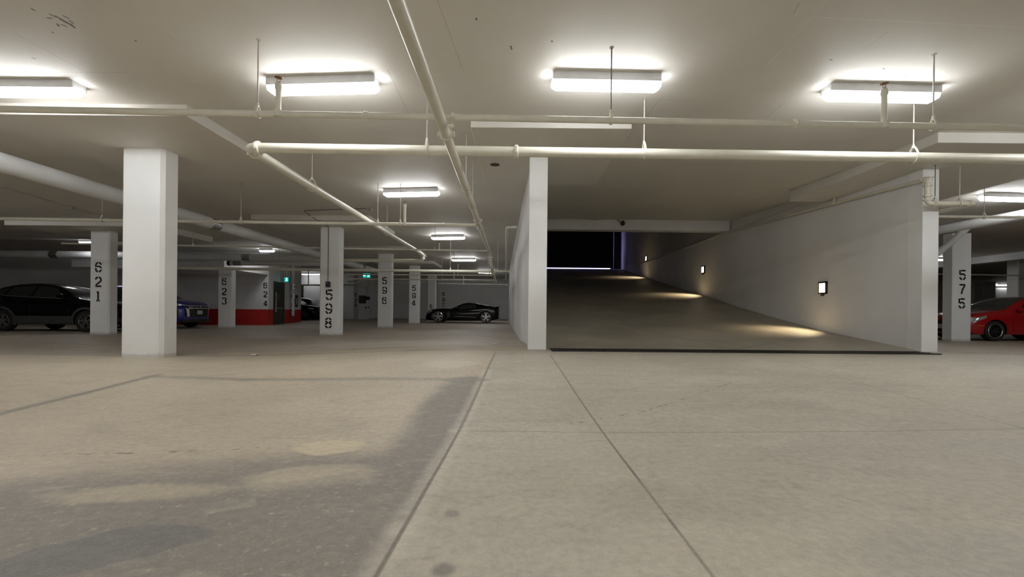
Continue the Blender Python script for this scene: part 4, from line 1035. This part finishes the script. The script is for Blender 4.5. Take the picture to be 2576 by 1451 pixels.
# blue suv, nose to the right
c2 = Car('suv_car', 'blue sport utility car with chrome bars, nose showing right of the near column', 'car', (-12.60, 17.0 + .9, 0), 0, 'paint_blue', 4.4, 1.8,
         [(0, .88), (-.05, .97), (-.2, 1.03), (-.9, 1.13), (-1.15, 1.17), (-1.5, 1.38), (-1.9, 1.58), (-2.6, 1.66), (-3.5, 1.62), (-4.1, 1.45), (-4.3, 1.1), (-4.4, .8)],
         [(0, .8), (-.4, .95), (-1.5, 1.05), (-3.5, 1.12), (-4.2, 1.05), (-4.4, .7)], [(0, .30), (-.25, .24), (-4.1, .28), (-4.4, .4)], .35, [-.9, -3.57], nose_r=.6)
for sd in (-1, 1):
    c2.side_panel('side_window', [(-3.6, 1.15), (-1.55, 1.08), (-2.0, 1.50), (-3.4, 1.52)], 'glass_dark', sd)
    c2.side_panel('headlight', [(-.72, .93), (-.16, .84), (-.16, .90), (-.74, 1.02)], 'lamp', sd, .012)
    c2.side_panel('fog_light', [(-.42, .52), (-.10, .50), (-.10, .72), (-.42, .76)], 'black', sd, .010)
    c2.side_panel('lower_lamp', [(-.36, .64), (-.2, .64), (-.2, .71), (-.36, .71)], 'lamp', sd, .016, 4, 2)
    c2.side_panel('lower_lamp', [(-.36, .53), (-.2, .53), (-.2, .60), (-.36, .60)], 'lamp', sd, .016, 4, 2)
    c2.front_panel('chrome_guard', [(sd * .60, .46), (sd * .50, .46), (sd * .52, .74), (sd * .66, .80)], 'chrome', .03, nx=4)
    c2.front_panel('headlight_corner', [(sd * .55, .88), (sd * .88, .88), (sd * .88, .96), (sd * .6, .92)], 'lamp', .02, nx=6)
    c2.mirror(-1.55, 1.08, sd); c2.handle(-2.5, .98, sd); c2.handle(-3.4, 1.0, sd)
c2.front_panel('grille', [(-.55, .44), (.55, .44), (.6, .92), (-.6, .92)], 'black', .015)
c2.front_panel('chrome_bar', [(-.60, .865), (.60, .865), (.60, .895), (-.60, .895)], 'chrome', .035)
c2.front_panel('chrome_bar', [(-.56, .77), (.56, .77), (.56, .81), (-.56, .81)], 'chrome', .035)
c2.front_panel('bumper_lip', [(-.75, .24), (.75, .24), (.78, .36), (-.78, .36)], 'black', .025)
c2.plate(.55); c2.top_panel('windscreen', -1.18, -1.85, .96, .9, 'glass_dark')
em = MB().lathe([(0, 0), (.05, 0), (.05, .02), (0, .02)], 'y', 3).build('emblem', M['chrome'], c2.t); em.rotation_euler = (0, 0, math.radians(-90)); em.location = (.03, 0, .86)
# black suv and white car at the far end
c3 = crossover('crossover_car', 'black car far back behind the end of the red dado wall', (Q(795, 790, 30.2).x, 30.2 + .9, .07), 0, 'paint_black', 1.0, False)
c3.plate(.42); c3.front_panel('grille', [(-.5, .5), (.5, .5), (.55, .8), (-.55, .8)], 'cladding')
c4 = crossover('hatchback_car', 'white car far back mostly hidden behind column 598', (Q(846, 790, 32.25).x - .05, 33.15, .07), 0, 'paint_white', 1.0, False)
c4.front_panel('grille', [(-.7, .45), (.7, .45), (.75, .8), (-.75, .8)], 'black')
# black sports car
k = 7.253 * 41.85; gx = 465; gy = 1105
cv = lambda l: [(-(x - gx) / k, (gy - y) / k) for x, y in l]
L5 = (1858 - gx) / k
c5 = Car('sports_car', 'low black sports car parked side on before the back wall', 'car', (Q(1065, 800, 27.0).x, 27.0 + .96, floor_z(-4, 27) + .012), math.pi, 'paint_black', L5, 1.92,
         cv([(465, 985), (480, 950), (515, 905), (560, 880), (620, 862), (700, 851), (850, 845), (950, 849), (1000, 832), (1100, 782), (1180, 748), (1260, 735), (1340, 737), (1450, 748), (1550, 766), (1650, 785), (1740, 802), (1790, 809), (1840, 806), (1852, 830), (1858, 900)]),
         cv([(465, 995), (520, 915), (640, 872), (800, 855), (1000, 862), (1200, 868), (1400, 855), (1600, 838), (1780, 830), (1858, 905)]),
         cv([(465, 1055), (560, 1072), (1200, 1072), (1500, 1070), (1750, 1055), (1858, 1030)]), .345, [-(730 - gx) / k, -(1605 - gx) / k], rim='chrome', tumble=.30, rimr=.292, nose_r=.8, tail_r=.22, spokes=5)
for sd in (-1, 1):
    c5.side_panel('side_window', cv([(1440, 842), (1060, 862), (1180, 775), (1400, 768)]), 'glass_dark', sd)
    c5.side_panel('side_vent', cv([(960, 1000), (890, 1030), (905, 905), (935, 900)]), 'black', sd, .006)
    c5.seam(cv([(1440, 870), (1435, 990), (1440, 1060)]), sd); c5.seam(cv([(1000, 860), (990, 980), (1005, 1060)]), sd)
    c5.side_panel('headlight', cv([(600, 905), (515, 935), (530, 910), (590, 880)]), 'lamp', sd, .006)
    c5.side_panel('side_marker', cv([(612, 940), (590, 1030), (600, 1025), (618, 940)]), 'lamp', sd, .008)
    c5.mirror(-(1080 - gx) / k, .84, sd)
    c5.side_panel('sill_blade', cv([(1420, 1004), (1020, 992), (1020, 988), (1420, 999)]), 'chrome', sd, .006)
c5.top_panel('windscreen', cv([(985, 0)])[0][0], cv([(1180, 0)])[0][0], .96, .9, 'glass_dark'); c5.top_panel('rear_window', cv([(1700, 0)])[0][0], cv([(1440, 0)])[0][0], .8, .85, 'glass_dark')
MB().box(-L5 - .03, -L5 + .22, -.82, .82, .965, .985).build('spoiler', M['paint_black'], c5.t, bevel=.006)
# red coupe at the right, nose to the left
c6 = Car('coupe_car', 'red two door car beside column 575 at the right frame edge', 'car', (Q(2436, 840, 13.98).x, 13.98 + .86, 0.0), math.pi, 'paint_red', 4.5, 1.72,
         [(0, .62), (-.04, .70), (-.15, .78), (-.5, .88), (-1.0, .955), (-1.22, .99), (-1.6, 1.19), (-1.95, 1.34), (-2.3, 1.415), (-2.8, 1.425), (-3.3, 1.35), (-3.75, 1.15), (-4.0, 1.07), (-4.35, 1.05), (-4.5, .8)],
         [(0, .55), (-.3, .76), (-1.0, .86), (-2.0, .91), (-3.2, .95), (-4.2, .97), (-4.5, .7)], [(0, .28), (-.3, .19), (-3.8, .2), (-4.5, .34)], .315, [-.86, -3.46], rim='black', rimr=.215, spokes=6, nose_r=.6)
for ax in (-.86, -3.46):
    for sd in (-1, 1):
        o = MB().lathe([(.205, .10 * sd), (.215, .108 * sd), (.225, .10 * sd)], 'y', 40).build('rim_ring', M['chrome'], c6.t, smooth=True); o.location = (ax, sd * (c6.W - .115), .315)
        o = MB()
        for q in range(5): o.lathe([(0, .1 * sd), (.012, .1 * sd), (.012, .07 * sd)], 'y', 8, 0, (.055 * math.cos(q * 1.257), 0, .055 * math.sin(q * 1.257)))
        o = o.build('wheel_nuts', M['chrome'], c6.t); o.location = (ax, sd * (c6.W - .115), .315)
for sd in (-1, 1):
    c6.side_panel('side_window', [(-3.0, .975), (-1.62, .935), (-2.02, 1.24), (-2.9, 1.31)], 'glass_dark', sd)
    c6.side_panel('headlight', [(-.52, .72), (-.10, .58), (-.12, .70), (-.56, .80)], 'lamp', sd, .010)
    c6.side_panel('side_marker', [(-.42, .475), (-.20, .465), (-.20, .485), (-.42, .495)], 'amber', sd, .012, 4, 2)
    c6.front_panel('headlight_corner', [(sd * .45, .58), (sd * .80, .58), (sd * .82, .74), (sd * .5, .68)], 'lamp', .016, nx=8)
    c6.mirror(-1.62, .94, sd); c6.handle(-2.75, .82, sd); c6.seam([(-1.42, .3), (-1.36, .6), (-1.5, .88)], sd); c6.seam([(-2.95, .3), (-3.0, .6), (-3.02, .92)], sd)
c6.top_panel('windscreen', -1.20, -2.08, .98, .93, 'glass_grey'); c6.top_panel('rear_window', -3.75, -3.2, .9, .85, 'glass_dark')
c6.front_panel('grille', [(-.42, .55), (.42, .55), (.42, .64), (-.42, .64)], 'black', .014); c6.front_panel('lower_grille', [(-.5, .26), (.5, .26), (.5, .38), (-.5, .38)], 'black', .014); c6.plate(.36)
